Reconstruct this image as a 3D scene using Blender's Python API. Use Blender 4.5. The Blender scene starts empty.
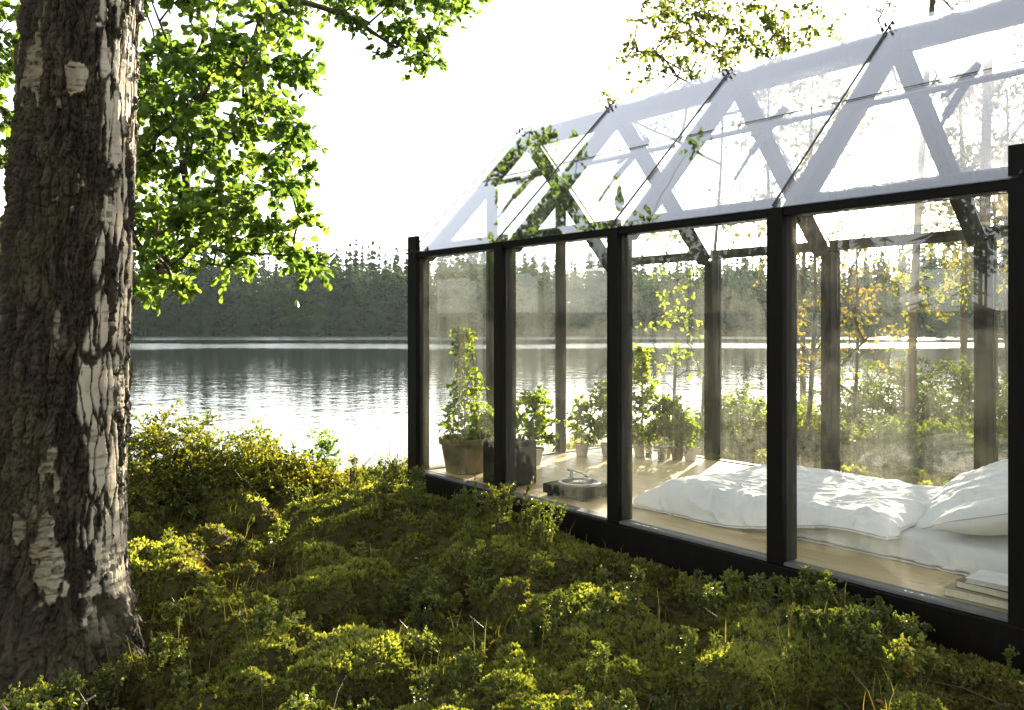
import bpy, math, random
import numpy as np
from mathutils import Vector, Matrix
S = bpy.context.scene
COL = S.collection
R = math.radians

# ------------------------------------------------------------------ camera, sky, sun, exposure
F_PX, HORIZ, YAW = 854.7, 324.3, 0.9006
CAM = np.array([6.041, -3.747, 1.209])
FW = np.array([-math.sin(YAW), math.cos(YAW), 0.0])
RT = np.array([math.cos(YAW), math.sin(YAW), 0.0])
UP = np.array([0, 0, 1.0])
cd = bpy.data.cameras.new('camera')
cam = bpy.data.objects.new('camera', cd); COL.objects.link(cam)
cam.location = CAM; cam.rotation_euler = (R(90), 0, YAW)
cd.sensor_width = 36; cd.lens = F_PX / 1024 * 36
cd.shift_y = -(355 - HORIZ) / 1024
cd.clip_start = 0.05; cd.clip_end = 6000
S.camera = cam

sd = FW + RT * (400 / F_PX) + UP * (216 / F_PX); sd /= np.linalg.norm(sd)
SUN_EL = math.asin(sd[2]); SUN_AZ = math.atan2(sd[0], sd[1])       # azimuth from +Y towards +X
W = bpy.data.worlds.new('World'); S.world = W; W.use_nodes = True
wn = W.node_tree; bg = wn.nodes['Background']
sky = wn.nodes.new('ShaderNodeTexSky'); sky.sky_type = 'NISHITA'; sky.sun_disc = False
sky.sun_elevation = SUN_EL; sky.sun_rotation = SUN_AZ
sky.air_density = 1.0; sky.dust_density = 0.6; sky.ozone_density = 0.6
hs = wn.nodes.new('ShaderNodeHueSaturation'); hs.inputs['Saturation'].default_value = .28      # thin milky veil of cloud
wn.links.new(sky.outputs[0], hs.inputs['Color']); wn.links.new(hs.outputs[0], bg.inputs[0]); bg.inputs[1].default_value = 0.09
sl = bpy.data.lights.new('sun', 'SUN'); sl.energy = 5.0; sl.angle = R(0.5); sl.color = (1.0, 0.88, 0.68)
so = bpy.data.objects.new('sun', sl); COL.objects.link(so)
so.rotation_euler = Vector(-sd).to_track_quat('-Z', 'Y').to_euler()
so.location = (0, 0, 20)
S.view_settings.view_transform = 'Standard'; S.view_settings.look = 'None'
S.view_settings.exposure = 2.7; S.view_settings.gamma = 1.0
S.view_settings.use_curve_mapping = False
cy = S.cycles
cy.max_bounces = 8; cy.diffuse_bounces = 3; cy.glossy_bounces = 4; cy.transmission_bounces = 6
cy.transparent_max_bounces = 40; cy.volume_bounces = 0
cy.caustics_reflective = False; cy.caustics_refractive = False
cy.sample_clamp_indirect = 6.0; cy.use_denoising = True
cy.volume_step_rate = 4

# ------------------------------------------------------------------ numeric helpers
def at(px, py, dep): return CAM + dep * (FW + RT * (px - 512) / F_PX + UP * (HORIZ - py) / F_PX)
def project(P):
    d = np.asarray(P) - CAM; z = d @ FW; zz = np.where(z > .05, z, .05)
    return 512 + F_PX * (d @ RT) / zz, HORIZ - F_PX * d[..., 2] / zz, z
def hsh(ix, iy, seed=0):
    ix = ix.astype(np.int64); iy = iy.astype(np.int64)
    h = (ix * 374761393 + iy * 668265263 + seed * 1442695041) & 0xFFFFFFFF
    h = ((h ^ (h >> 13)) * 1274126177) & 0xFFFFFFFF
    h = ((h ^ (h >> 16)) * 2246822519) & 0xFFFFFFFF
    return ((h ^ (h >> 15)) & 0xFFFFFF) / float(0x1000000)
def vnoise(x, y, seed=0):
    x = np.asarray(x, float); y = np.asarray(y, float)
    ix = np.floor(x); iy = np.floor(y); fx = x - ix; fy = y - iy
    u = fx * fx * fx * (fx * (fx * 6 - 15) + 10); v = fy * fy * fy * (fy * (fy * 6 - 15) + 10)
    a = hsh(ix, iy, seed); b = hsh(ix + 1, iy, seed); c = hsh(ix, iy + 1, seed); d = hsh(ix + 1, iy + 1, seed)
    return (a * (1 - u) + b * u) * (1 - v) + (c * (1 - u) + d * u) * v
def fbm(x, y, oct=4, seed=0, gain=.5):
    s = 0; a = 1; t = 0
    x = np.asarray(x, float); y = np.asarray(y, float)
    for o in range(oct):
        s = s + a * vnoise(x + 17.3 * o, y - 9.1 * o, seed + o); t += a; a *= gain; x = x * 2.03; y = y * 2.03
    return s / t
def sstep(a, b, x):
    t = np.clip((np.asarray(x, float) - a) / (b - a), 0, 1); return t * t * (3 - 2 * t)
def voronoi(x, y, seed=0, jit=.95):
    ix = np.floor(x); iy = np.floor(y)
    f1 = np.full(x.shape, 9.); f2 = np.full(x.shape, 9.); cid = np.zeros(x.shape)
    for dx in (-1, 0, 1):
        for dy in (-1, 0, 1):
            cx = ix + dx; cy_ = iy + dy
            px = cx + .5 + jit * (hsh(cx, cy_, seed) - .5); py = cy_ + .5 + jit * (hsh(cx, cy_, seed + 7) - .5)
            d = np.hypot(px - x, py - y)
            n = d < f1
            f2 = np.where(n, f1, np.minimum(f2, d)); cid = np.where(n, hsh(cx, cy_, seed + 13), cid); f1 = np.where(n, d, f1)
    return f1, f2, cid
def norm(v): return v / np.maximum(np.linalg.norm(v, axis=-1, keepdims=True), 1e-9)

class MB:
    """collects geometry for ONE mesh object"""
    def __init__(s): s.v = []; s.f = []; s.a = []; s.n = 0
    def add(s, V, F, a=0.5):
        V = np.asarray(V, float).reshape(-1, 3)
        for q in (F if isinstance(F, list) and not isinstance(F[0], tuple) else [F]):
            q = np.atleast_2d(np.asarray(q, np.int64))
            if q.size: s.f.append(q + s.n)
        s.v.append(V); s.a.append(np.broadcast_to(np.asarray(a, float), (len(V),)).copy()); s.n += len(V)
    def box(s, a, b, t=.5):
        x0, y0, z0 = a; x1, y1, z1 = b
        s.add([(x0,y0,z0),(x1,y0,z0),(x1,y1,z0),(x0,y1,z0),(x0,y0,z1),(x1,y0,z1),(x1,y1,z1),(x0,y1,z1)],
              [(0,3,2,1),(4,5,6,7),(0,1,5,4),(1,2,6,5),(2,3,7,6),(3,0,4,7)], t)
    def beam(s, p, q, side, w, upv, h, t=.5):
        """bar from p to q; section w along side, h along upv, centred on the line"""
        p = np.array(p, float); q = np.array(q, float); sv = np.array(side, float) * w / 2; u = np.array(upv, float) * h / 2
        V = [p - sv - u, p + sv - u, p + sv + u, p - sv + u, q - sv - u, q + sv - u, q + sv + u, q - sv + u]
        s.add(V, [(0,1,2,3),(7,6,5,4),(0,4,5,1),(1,5,6,2),(2,6,7,3),(3,7,4,0)], t)
    def tube(s, P, Rd, n=6, t=.5, cap=True):
        P = np.asarray(P, float); k = len(P); Rd = np.broadcast_to(np.asarray(Rd, float), (k,))
        T = np.zeros_like(P); T[1:-1] = P[2:] - P[:-2]; T[0] = P[1] - P[0]; T[-1] = P[-1] - P[-2]; T = norm(T)
        ref = np.array([0.31, 0.17, .93]) if abs(T[0][2]) < .9 else np.array([1., .2, 0.1])
        A = norm(np.cross(T, ref)); B = np.cross(T, A)
        th = np.arange(n) * 2 * math.pi / n
        V = P[:, None] + Rd[:, None, None] * (np.cos(th)[None, :, None] * A[:, None] + np.sin(th)[None, :, None] * B[:, None])
        i = np.arange(k - 1)[:, None] * n; j = np.arange(n)[None]; j2 = (j + 1) % n
        F = np.stack([i + j, i + j2, i + n + j2, i + n + j], -1).reshape(-1, 4)
        fs = [F]
        if cap and n > 3: fs += [np.arange(n)[None, ::-1], (np.arange(n) + (k - 1) * n)[None]]
        s.add(V.reshape(-1, 3), fs, t)
    def lathe(s, prof, c=(0, 0, 0), n=32, t=.5):
        pr = np.asarray(prof, float); k = len(pr); th = np.arange(n) * 2 * math.pi / n
        V = np.stack([c[0] + pr[:, 0, None] * np.cos(th), c[1] + pr[:, 0, None] * np.sin(th), c[2] + np.repeat(pr[:, 1, None], n, 1)], -1)
        i = np.arange(k - 1)[:, None] * n; j = np.arange(n)[None]; j2 = (j + 1) % n
        F = np.stack([i + j, i + j2, i + n + j2, i + n + j], -1).reshape(-1, 4)
        s.add(V.reshape(-1, 3), [F], t)
    def grid(s, V, t=.5, flip=False):
        a, b = V.shape[:2]; i = np.arange(a - 1)[:, None] * b; j = np.arange(b - 1)[None]
        F = np.stack([i + j, i + b + j, i + b + j + 1, i + j + 1], -1).reshape(-1, 4)
        s.add(V.reshape(-1, 3), F[:, ::-1] if flip else F, t)
    def leaves(s, P, D, N, size, ratio=.85, t=.5, fold=.16, narrow=False):
        P = np.asarray(P); D = norm(np.asarray(D)); Sd = norm(np.cross(D, N)); N = np.cross(Sd, D)
        k = len(P); size = np.broadcast_to(np.asarray(size, float), (k,))
        if narrow: T = np.array([(0,0,0),(.15,.22,.5),(.42,.5,1),(.75,.32,.8),(1,0,-.5),(.75,-.32,.8),(.42,-.5,1),(.15,-.22,.5)])
        else:      T = np.array([(0,0,0),(.12,.30,.7),(.45,.5,1),(.82,.38,.7),(1,0,-.4),(.82,-.38,.7),(.45,-.5,1),(.12,-.30,.7)])
        V = P[:, None] + size[:, None, None] * (T[None, :, 0, None] * D[:, None] + T[None, :, 1, None] * ratio * Sd[:, None] + T[None, :, 2, None] * fold * N[:, None])
        b = np.arange(k)[:, None] * 8
        F = np.concatenate([b + np.array([0, 1, 2, 3, 4]), b + np.array([0, 4, 5, 6, 7])])
        s.add(V.reshape(-1, 3), F, np.repeat(np.broadcast_to(t, (k,)), 8))
    def build(s, name, mat, parent=None, smooth=False, bevel=0, col=None):
        V = np.concatenate(s.v); A = np.concatenate(s.a)
        me = bpy.data.meshes.new(name)
        me.vertices.add(len(V)); me.vertices.foreach_set('co', V.astype(np.float32).ravel())
        loops = np.concatenate([f.ravel() for f in s.f]); tot = np.concatenate([np.full(len(f), f.shape[1]) for f in s.f])
        st = np.concatenate([[0], np.cumsum(tot)[:-1]])
        me.loops.add(len(loops)); me.loops.foreach_set('vertex_index', loops.astype(np.int32))
        me.polygons.add(len(tot)); me.polygons.foreach_set('loop_start', st.astype(np.int32))
        me.update(calc_edges=True)
        me.polygons.foreach_set('use_smooth', np.full(len(tot), smooth, bool))
        at_ = me.attributes.new('tint', 'FLOAT', 'POINT'); at_.data.foreach_set('value', A.astype(np.float32))
        if col is not None:
            ca = me.attributes.new('bark', 'FLOAT_COLOR', 'POINT')
            ca.data.foreach_set('color', np.concatenate([col, np.ones((len(col), 1))], 1).astype(np.float32).ravel())
        if mat: me.materials.append(mat)
        me.validate()
        o = bpy.data.objects.new(name, me); COL.objects.link(o)
        if parent is not None: o.parent = parent
        if bevel:
            m = o.modifiers.new('bevel', 'BEVEL'); m.width = bevel; m.segments = 2; m.limit_method = 'ANGLE'
        return o

def tag(o, label=None, cat=None, group=None, kind=None):
    if label: o['label'] = label
    if cat: o['category'] = cat
    if group: o['group'] = group
    if kind: o['kind'] = kind
    return o
def thing(name, label, cat, loc=(0, 0, 0), rz=0, group=None):
    o = bpy.data.objects.new(name, None); COL.objects.link(o)
    o.location = loc; o.rotation_euler = (0, 0, rz); o.empty_display_size = .1
    return tag(o, label, cat, group)
def dup(root, loc, rz=0, sc=1, label=None):
    r = root.copy(); COL.objects.link(r); r.location = loc; r.rotation_euler = (0, 0, rz); r.scale = (sc, sc, sc)
    if label: r['label'] = label
    for ch in list(root.children):
        c = ch.copy(); COL.objects.link(c); c.parent = r
        for g in ch.children:
            d = g.copy(); COL.objects.link(d); d.parent = c
    return r

# ------------------------------------------------------------------ materials
class NT:
    def __init__(s, name):
        s.m = bpy.data.materials.new(name); s.m.use_nodes = True; s.t = s.m.node_tree; s.t.nodes.clear()
        s.out = s.t.nodes.new('ShaderNodeOutputMaterial')
    def n(s, typ, **kw):
        x = s.t.nodes.new('ShaderNode' + typ)
        for k, v in kw.items():
            if k in x.inputs: 
                try: s.l(v, x.inputs[k]) if hasattr(v, 'links') else setattr(x.inputs[k], 'default_value', v)
                except Exception: raise
            else: setattr(x, k, v)
        return x
    def l(s, a, b): s.t.links.new(a, b)
    def surf(s, o): s.l(o, s.out.inputs['Surface']); return s.m
    def coords(s, scale=(1, 1, 1), kind='Object'):
        c = s.n('TexCoord'); m = s.n('Mapping'); s.l(c.outputs[kind], m.inputs[0]); m.inputs['Scale'].default_value = scale
        return m.outputs[0]
    def noise(s, vec, scale, detail=4, rough=.55, dist=0):
        x = s.n('TexNoise'); s.l(vec, x.inputs['Vector']); x.inputs['Scale'].default_value = scale
        x.inputs['Detail'].default_value = detail; x.inputs['Roughness'].default_value = rough; x.inputs['Distortion'].default_value = dist
        return x.outputs['Fac']
    def ramp(s, fac, stops):
        r = s.n('ValToRGB'); s.l(fac, r.inputs[0]); e = r.color_ramp.elements
        while len(e) < len(stops): e.new(.5)
        for i, (p, c) in enumerate(stops):
            e[i].position = p; e[i].color = tuple(c) + (1,) if not isinstance(c, (int, float)) else (c, c, c, 1)
        return r.outputs[0]
    def math(s, op, a, b=None, c=None):
        x = s.n('Math', operation=op)
        for i, v in enumerate((a, b, c)):
            if v is None: continue
            if hasattr(v, 'links'): s.l(v, x.inputs[i])
            else: x.inputs[i].default_value = v
        return x.outputs[0]
    def bump(s, h, strength=.3, dist=.01):
        b = s.n('Bump'); s.l(h, b.inputs['Height']); b.inputs['Strength'].default_value = strength; b.inputs['Distance'].default_value = dist
        return b.outputs[0]
    def mix(s, fac, a, b):
        x = s.n('MixShader')
        if hasattr(fac, 'links'): s.l(fac, x.inputs[0])
        else: x.inputs[0].default_value = fac
        s.l(a, x.inputs[1]); s.l(b, x.inputs[2]); return x.outputs[0]
    def bsdf(s, col, rough=.6, spec=.4, normal=None, **kw):
        p = s.n('BsdfPrincipled')
        if hasattr(col, 'links'): s.l(col, p.inputs['Base Color'])
        else: p.inputs['Base Color'].default_value = tuple(col) + (1,)
        if hasattr(rough, 'links'): s.l(rough, p.inputs['Roughness'])
        else: p.inputs['Roughness'].default_value = rough
        p.inputs['Specular IOR Level'].default_value = spec
        if normal is not None: s.l(normal, p.inputs['Normal'])
        for k, v in kw.items(): p.inputs[k].default_value = v
        return p.outputs[0]

def leaf_mat(name, stops, tr=.5, tcol=(1.6, 1.5, .5), rough=.45, spec=.35):
    m = NT(name); a = m.n('Attribute', attribute_name='tint')
    c = m.ramp(a.outputs['Fac'], stops)
    t = m.n('MixRGB', blend_type='MULTIPLY'); t.inputs[0].default_value = 1; m.l(c, t.inputs[1]); t.inputs[2].default_value = tcol + (1,)
    tl = m.n('BsdfTranslucent'); m.l(t.outputs[0], tl.inputs[0])
    return m.surf(m.mix(tr, m.bsdf(c, rough, spec), tl.outputs[0]))
def wood_mat(name, c1, c2, scale=(30, 30, 2), rough=.7, spec=.3, bump=.25):
    m = NT(name); v = m.coords(scale)
    n = m.noise(v, 1.5, 5, .6, .4)
    return m.surf(m.bsdf(m.ramp(n, [(.25, c1), (.75, c2)]), rough, spec, m.bump(n, bump, .004)))
def plain(name, c, rough=.6, spec=.4, var=.15, scale=14, bump=.1, **kw):
    m = NT(name); n = m.noise(m.coords(), scale, 5)
    lo = tuple(x * (1 - var) for x in c); hi = tuple(min(1, x * (1 + var)) for x in c)
    return m.surf(m.bsdf(m.ramp(n, [(.3, lo), (.7, hi)]), rough, spec, m.bump(n, bump, .004), **kw))

M = {}
M['dark_wood'] = wood_mat('dark_wood', (.0025, .002, .0014), (.0065, .0052, .0036), (40, 40, 3), .6, .12)
M['grey_wood'] = wood_mat('grey_wood', (.016, .0145, .010), (.045, .040, .029), (40, 40, 3), .75, .2, .4)
M['sill'] = plain('sill', (.12, .12, .11), .6, .2)
M['bead'] = plain('bead', (.03, .035, .032), .5, .4)
M['steel'] = plain('steel', (.32, .33, .34), .35, .5, Metallic=.8)
M['linen'] = None
def glass_mat(name, film_lo, film_hi, tint, streak=True, film_col=(.76, .755, .66), gloss=(0.80, 0.805, .84), f0=.045, rough=.0, sheets=1, glow=0):
    m = NT(name)
    g = m.n('NewGeometry'); d = m.n('VectorMath', operation='DOT_PRODUCT'); m.l(g.outputs['Incoming'], d.inputs[0]); m.l(g.outputs['Normal'], d.inputs[1])
    c = m.math('ABSOLUTE', d.outputs['Value'])
    F = m.math('ADD', m.math('MULTIPLY', m.math('POWER', m.math('SUBTRACT', 1.0, c), 5.0), 1 - f0), f0)
    tr = m.n('BsdfTransparent'); tr.inputs[0].default_value = tint + (1,)
    gl = m.n('BsdfGlossy'); gl.inputs['Color'].default_value = gloss + (1,); gl.inputs['Roughness'].default_value = rough
    if sheets > 1: F = m.math('SUBTRACT', 1.0, m.math('POWER', m.math('SUBTRACT', 1.0, F), float(sheets)))
    base = m.mix(F, tr.outputs[0], gl.outputs[0])
    if glow:                                                       # grime that scatters light a little, forward
        rf = m.n('BsdfRefraction'); rf.inputs['IOR'].default_value = 1.12; rf.inputs['Roughness'].default_value = .38
        base = m.mix(glow, base, rf.outputs[0])
    v1 = m.coords((48, 48, 1.4) if streak else (3, 3, 3)); n1 = m.noise(v1, 1.0, 6, .65)
    n2 = m.noise(m.coords((1, 1, 1)), 1.3, 3); n3 = m.noise(m.coords((1, 1, 1)), 60, 3, .7)
    s = m.math('ADD', m.math('MULTIPLY', n1, .64), m.math('ADD', m.math('MULTIPLY', n2, .10), m.math('MULTIPLY', n3, .26)))
    k = m.ramp(s, [(.36, film_lo), (.66, film_hi)])
    tl = m.n('BsdfTranslucent'); tl.inputs[0].default_value = film_col + (1,)
    df = m.n('BsdfDiffuse'); df.inputs[0].default_value = film_col + (1,)
    return m.surf(m.mix(k, base, m.mix(.35, tl.outputs[0], df.outputs[0])))
M['wall_glass'] = glass_mat('wall_glass', .003, .026, (.985, .992, .985))
M['rear_glass'] = glass_mat('rear_glass', .006, .036, (.985, .992, .985))
M['gable_glass'] = glass_mat('gable_glass', .015, .06, (.985, .992, .985))
M['roof_glass'] = glass_mat('roof_glass', .006, .03, (.98, .985, .985), False, (.8, .8, .82), sheets=3, f0=.065, glow=.012)

M['birch_bark'] = None
M['bark'] = wood_mat('bark', (.035, .030, .024), (.13, .11, .09), (14, 14, 3), .9, .2, .8)
M['pine_bark'] = wood_mat('pine_bark', (.05, .035, .025), (.17, .11, .075), (12, 12, 3), .9, .2, .8)
M['twig'] = plain('twig', (.06, .045, .03), .8, .2)
M['alder_leaf'] = leaf_mat('alder_leaf', [(0, (.035, .075, .012)), (.5, (.065, .125, .018)), (1, (.12, .17, .025))], .54, (2.8, 2.3, 1.6))
M['birch_leaf'] = leaf_mat('birch_leaf', [(0, (.05, .08, .012)), (.55, (.11, .13, .02)), (1, (.24, .17, .02))], .55, (2.2, 2.0, .8))
M['yellow_leaf'] = leaf_mat('yellow_leaf', [(0, (.12, .13, .02)), (.45, (.25, .2, .02)), (1, (.40, .27, .03))], .5, (1.2, 1.25, .6))
M['needle'] = leaf_mat('needle', [(0, (.022, .035, .014)), (1, (.06, .075, .025))], .3, (1.5, 1.5, .7))
M['moss'] = leaf_mat('moss', [(0, (.065, .046, .016)), (.3, (.100, .098, .026)), (.65, (.155, .175, .042)), (1, (.235, .245, .065))], .45, (2.0, 1.95, .6), .7, .15)
M['bilberry_leaf'] = leaf_mat('bilberry_leaf', [(0, (.050, .060, .018)), (.5, (.105, .122, .030)), (.9, (.19, .195, .04)), (1, (.24, .12, .02))], .4, (1.9, 1.9, .6), .40, .42)
M['bank_leaf'] = leaf_mat('bank_leaf', [(0, (.06, .07, .014)), (.5, (.14, .155, .02)), (1, (.24, .24, .035))], .45, (1.7, 1.6, .6))
M['shrub_leaf'] = leaf_mat('shrub_leaf', [(0, (.036, .060, .014)), (.6, (.090, .128, .022)), (1, (.18, .21, .035))], .55, (2.2, 2.0, .7))
M['pot_leaf'] = leaf_mat('pot_leaf', [(0, (.055, .095, .016)), (.6, (.11, .165, .022)), (1, (.20, .23, .035))], .6, (2.9, 2.6, .9))
M['grass'] = leaf_mat('grass', [(0, (.09, .09, .02)), (.6, (.17, .15, .04)), (1, (.26, .2, .08))], .4, (1.5, 1.4, .7))
M['far_leaf'] = leaf_mat('far_leaf', [(0, (.014, .030, .016)), (.6, (.026, .050, .020)), (1, (.060, .085, .024))], .25, (1.4, 1.6, .8), .8, .1)

def ground_mat():
    m = NT('ground'); v = m.coords(); n = m.noise(v, 3.0, 6, .65); n2 = m.noise(v, 40, 4, .7)
    s = m.math('ADD', m.math('MULTIPLY', n, .6), m.math('MULTIPLY', n2, .4))
    return m.surf(m.bsdf(m.ramp(s, [(.3, (.030, .022, .012)), (.5, (.055, .048, .016)), (.7, (.095, .095, .02))]), .95, .1, m.bump(n2, .8, .02)))
M['ground'] = ground_mat()
def water_mat():
    m = NT('water')
    geo = m.n('NewGeometry'); P = geo.outputs['Position']
    # wind-ruffled lanes lie across the lake; the coordinate along the lake's width is u
    du = m.n('VectorMath', operation='DOT_PRODUCT'); m.l(P, du.inputs[0]); du.inputs[1].default_value = tuple(FW)
    dw = m.n('VectorMath', operation='DOT_PRODUCT'); m.l(P, dw.inputs[0]); dw.inputs[1].default_value = tuple(RT)
    u0 = float(CAM @ FW)
    wob = m.noise(m.coords((.012, .012, .012), 'Object'), 1, 6, .65)
    u = m.math('ADD', m.math('SUBTRACT', du.outputs['Value'], u0), m.math('MULTIPLY', m.math('SUBTRACT', wob, .5), 60))
    def lane(a, b, w):
        x = m.n('MapRange'); x.interpolation_type = 'SMOOTHSTEP'; m.l(u, x.inputs[0]); x.inputs[1].default_value = a - w; x.inputs[2].default_value = a + w
        y = m.n('MapRange'); y.interpolation_type = 'SMOOTHSTEP'; m.l(u, y.inputs[0]); y.inputs[1].default_value = b - w; y.inputs[2].default_value = b + w
        return m.math('MULTIPLY', x.outputs[0], m.math('SUBTRACT', 1.0, y.outputs[0]))
    lanes = m.math('MAXIMUM', lane(100, 122, 7), lane(150, 190, 9))
    c1 = m.coords((1, 1, 1), 'Object')
    w1 = m.noise(c1, 1.6, 3, .6, .3); w2 = m.noise(c1, .35, 3, .55, .2); w3 = m.noise(c1, 5.0, 2, .5)
    h = m.math('ADD', m.math('MULTIPLY', w1, .030), m.math('ADD', m.math('MULTIPLY', w2, .05), m.math('MULTIPLY', w3, .006)))
    amp = m.math('ADD', .45, m.math('MULTIPLY', lanes, 1.6))
    b = m.n('Bump'); b.inputs['Distance'].default_value = 1.0; m.l(m.math('MULTIPLY', h, amp), b.inputs['Height']); b.inputs['Strength'].default_value = 1.0
    rough = m.math('ADD', .03, m.math('MULTIPLY', lanes, .12))
    return m.surf(m.bsdf((.012, .016, .014), rough, .5, b.outputs[0], IOR=1.33))
M['water'] = water_mat()

# ------------------------------------------------------------------ terrain
XS = np.array([(-90,-70),(-40,-34),(-20,-17),(-10,-8.5),(-8,-5.6),(-4,-4.1),(-2,-3.3),(0,-1.7),(3,-1.5),(6,-2.1),(9,-2.3),(12,-1.2),(16,2),(22,8),(40,30),(100,110)], float)
WATER_Z = -1.5
def ground_h(x, y, detail=True):
    x = np.asarray(x, float); y = np.asarray(y, float)
    xs = np.interp(y, XS[:, 0], XS[:, 1]) + .5 * (vnoise(x * .7, y * .7, 5) - .5)
    d = x - xs; r = np.hypot(x - CAM[0], y - CAM[1])
    L = -.30 + .10 * (fbm(x * .35, y * .35, 3, 3) - .5)
    L = L + .16 * np.exp(-((x + 1.5) ** 2 + (y + 1.6) ** 2) / 1.2)                      # bank hump on the left
    L = L + .10 * np.exp(-((x - 1.74) ** 2 + (y + 2.9) ** 2) / .45)                     # root swell of the birch
    L = L + .03 * sstep(3, -1, y) * sstep(2, 5, x)
    lv = np.interp(x, [-.6, 0, 1, 1.6, 2.1, 2.6, 3.1, 3.6, 4.2, 5.2], [-.20, -.13, -.13, -.13, -.19, -.22, -.17, -.11, -.14, -.16])
    fr = sstep(-1.1, -.35, y) * sstep(.6, .1, y) * sstep(-.9, -.2, x)
    L = L * (1 - fr) + lv * fr
    if detail:
        near = sstep(16, 9, r) * (1 - .6 * fr)
        m1 = vnoise(x * 2.3, y * 2.3, 21); m2 = vnoise(x * 5.3 + 3, y * 5.3, 22); m3 = vnoise(x * 12, y * 12, 23)
        L = L + near * (.15 * (sstep(.3, .7, m1) - .5) + .10 * (sstep(.3, .7, m2) - .5) + .05 * (m3 - .5))
    foot = sstep(-.06, .04, y) * sstep(2.75, 2.5, y) * sstep(-.3, -.05, x) * sstep(5.0, 4.75, x)
    L = L * (1 - foot) + np.minimum(L, -.34) * foot
    drop = sstep(.3, -1.6, d)
    z = L * (1 - drop) + (-2.3) * drop - 2.5 * sstep(-1.5, -12, d)
    ang = np.arctan2((x - CAM[0]) * RT[0] + (y - CAM[1]) * RT[1], (x - CAM[0]) * FW[0] + (y - CAM[1]) * FW[1])
    sh = 246 + 26 * (vnoise(ang * 7, ang * 0 + 3, 31) - .5) + 8 * (vnoise(ang * 40, ang * 0, 32) - .5)
    far = -4.8 + 3.9 * sstep(sh - 8, sh + 10, r) + 7 * sstep(sh + 10, sh + 110, r) + 8 * sstep(sh + 90, 900, r) * vnoise(x * .006, y * .006, 33)
    z = np.where(r > 120, np.maximum(z * sstep(200, 120, r) + far * sstep(120, 200, r), far), z)
    return z
na, nr = 900, 520
an = np.linspace(0, 2 * math.pi, na, endpoint=False)
# finer angular steps in front of the camera
a_f = np.sort(np.concatenate([np.linspace(-.85, .85, 620), np.linspace(.86, 2 * math.pi - .86, 200)]))
rr = np.concatenate([[0.05], np.geomspace(.6, 12, 330), np.geomspace(12.3, 900, 150)])
AA, RR = np.meshgrid(a_f, rr)
gx = CAM[0] + RR * (np.cos(AA) * FW[0] + np.sin(AA) * RT[0]); gy = CAM[1] + RR * (np.cos(AA) * FW[1] + np.sin(AA) * RT[1])
gz = ground_h(gx, gy)
mb = MB(); G = np.stack([gx, gy, gz], -1); G = np.concatenate([G, G[:, :1]], 1); mb.grid(G)
tag(mb.build('ground', M['ground'], smooth=True), kind='structure')
mb = MB(); mb.lathe([(0.01, 0), (40, 0), (300, 0), (640, 0)], (CAM[0] + FW[0] * 60, CAM[1] + FW[1] * 60, WATER_Z), 64)
tag(mb.build('lake', M['water'], smooth=True), kind='structure')

# ------------------------------------------------------------------ foliage tools
def skeleton(seed_nodes, targets, rng, step=.18, bend=.12, lift=.0):
    P = [np.array(p, float) for p in seed_nodes]; par = [i - 1 for i in range(len(P))]
    root = P[0]; order = np.argsort([np.linalg.norm(t - root) for t in targets]); ends = {}; paths = []
    for ti in order:
        t = targets[ti]; A = np.array(P); d = np.linalg.norm(A - t, axis=1)
        dr = np.linalg.norm(A - root, axis=1); cost = d + .35 * dr + np.where(dr > np.linalg.norm(t - root) + .05, 50, 0) * (d > .01)
        a = int(np.argmin(cost)); p0 = P[a]; L = np.linalg.norm(t - p0); n = max(2, int(L / step) + 1)
        off = rng.normal(0, bend * L, 3); off[2] += lift * L
        path = [a]; q = a
        for k in range(1, n + 1):
            s = k / n; p = p0 + (t - p0) * s + off * 4 * s * (1 - s) * .5 + (rng.normal(0, .012 * min(1, L), 3) if k < n else 0)
            P.append(p); par.append(q); q = len(P) - 1; path.append(q)
        ends[ti] = q; paths.append(path)
    return np.array(P), np.array(par), ends, paths
def emit_wood(mb, P, par, ends, paths, rt=.004, sides=5, power=.5, rmax=1):
    cnt = np.zeros(len(P))
    for e in ends.values(): cnt[e] += 1
    for i in range(len(P) - 1, 0, -1):
        if par[i] >= 0: cnt[par[i]] += cnt[i]
    r = np.minimum(rt * np.maximum(cnt, .6) ** power, rmax)
    for p in paths:
        rad = r[p].copy(); rad[0] = min(rad[0], rad[1] * 1.3)
        mb.tube(P[p], rad, sides)
    return r
def leafage(ml, mw, targets, rng, twigs=5, tlen=.22, per=9, size=.06, ratio=.85, out=None, droop=.25, tint=(.2, .8), twr=.0018, narrow=False, upn=.9, sv=.25, tb=None, tv=.16):
    for i, t in enumerate(targets):
        base = tint[0] + (tint[1] - tint[0]) * rng.random() if tb is None else tb[i]
        for k in range(twigs):
            d = rng.normal(0, 1, 3); d[2] = d[2] * .6 - droop
            if out is not None: d = d + .8 * norm(t - out)
            d = norm(d); L = tlen * rng.uniform(.55, 1.2)
            m = t + d * L * .55 + rng.normal(0, .02 * L / .2, 3); e = t + d * L + np.array([0, 0, -.12 * L])
            if mw is not None: mw.tube([t, m, e], [twr * 1.2, twr, twr * .5], 3, cap=False)
            s = rng.uniform(.15, 1.02, per)[:, None]
            p = np.where(s < .55, t + (m - t) * s / .55, m + (e - m) * (s - .55) / .45)
            ld = norm(d + rng.normal(0, .8, (per, 3)) + np.array([0, 0, -droop]))
            nn = rng.normal(0, .55, (per, 3)) + np.array([0, 0, upn])
            ml.leaves(p, ld, nn, size * rng.uniform(1 - sv * 1.6, 1 + sv, per), ratio, np.clip(base + rng.normal(0, tv, per), 0, 1), narrow=narrow)
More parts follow.
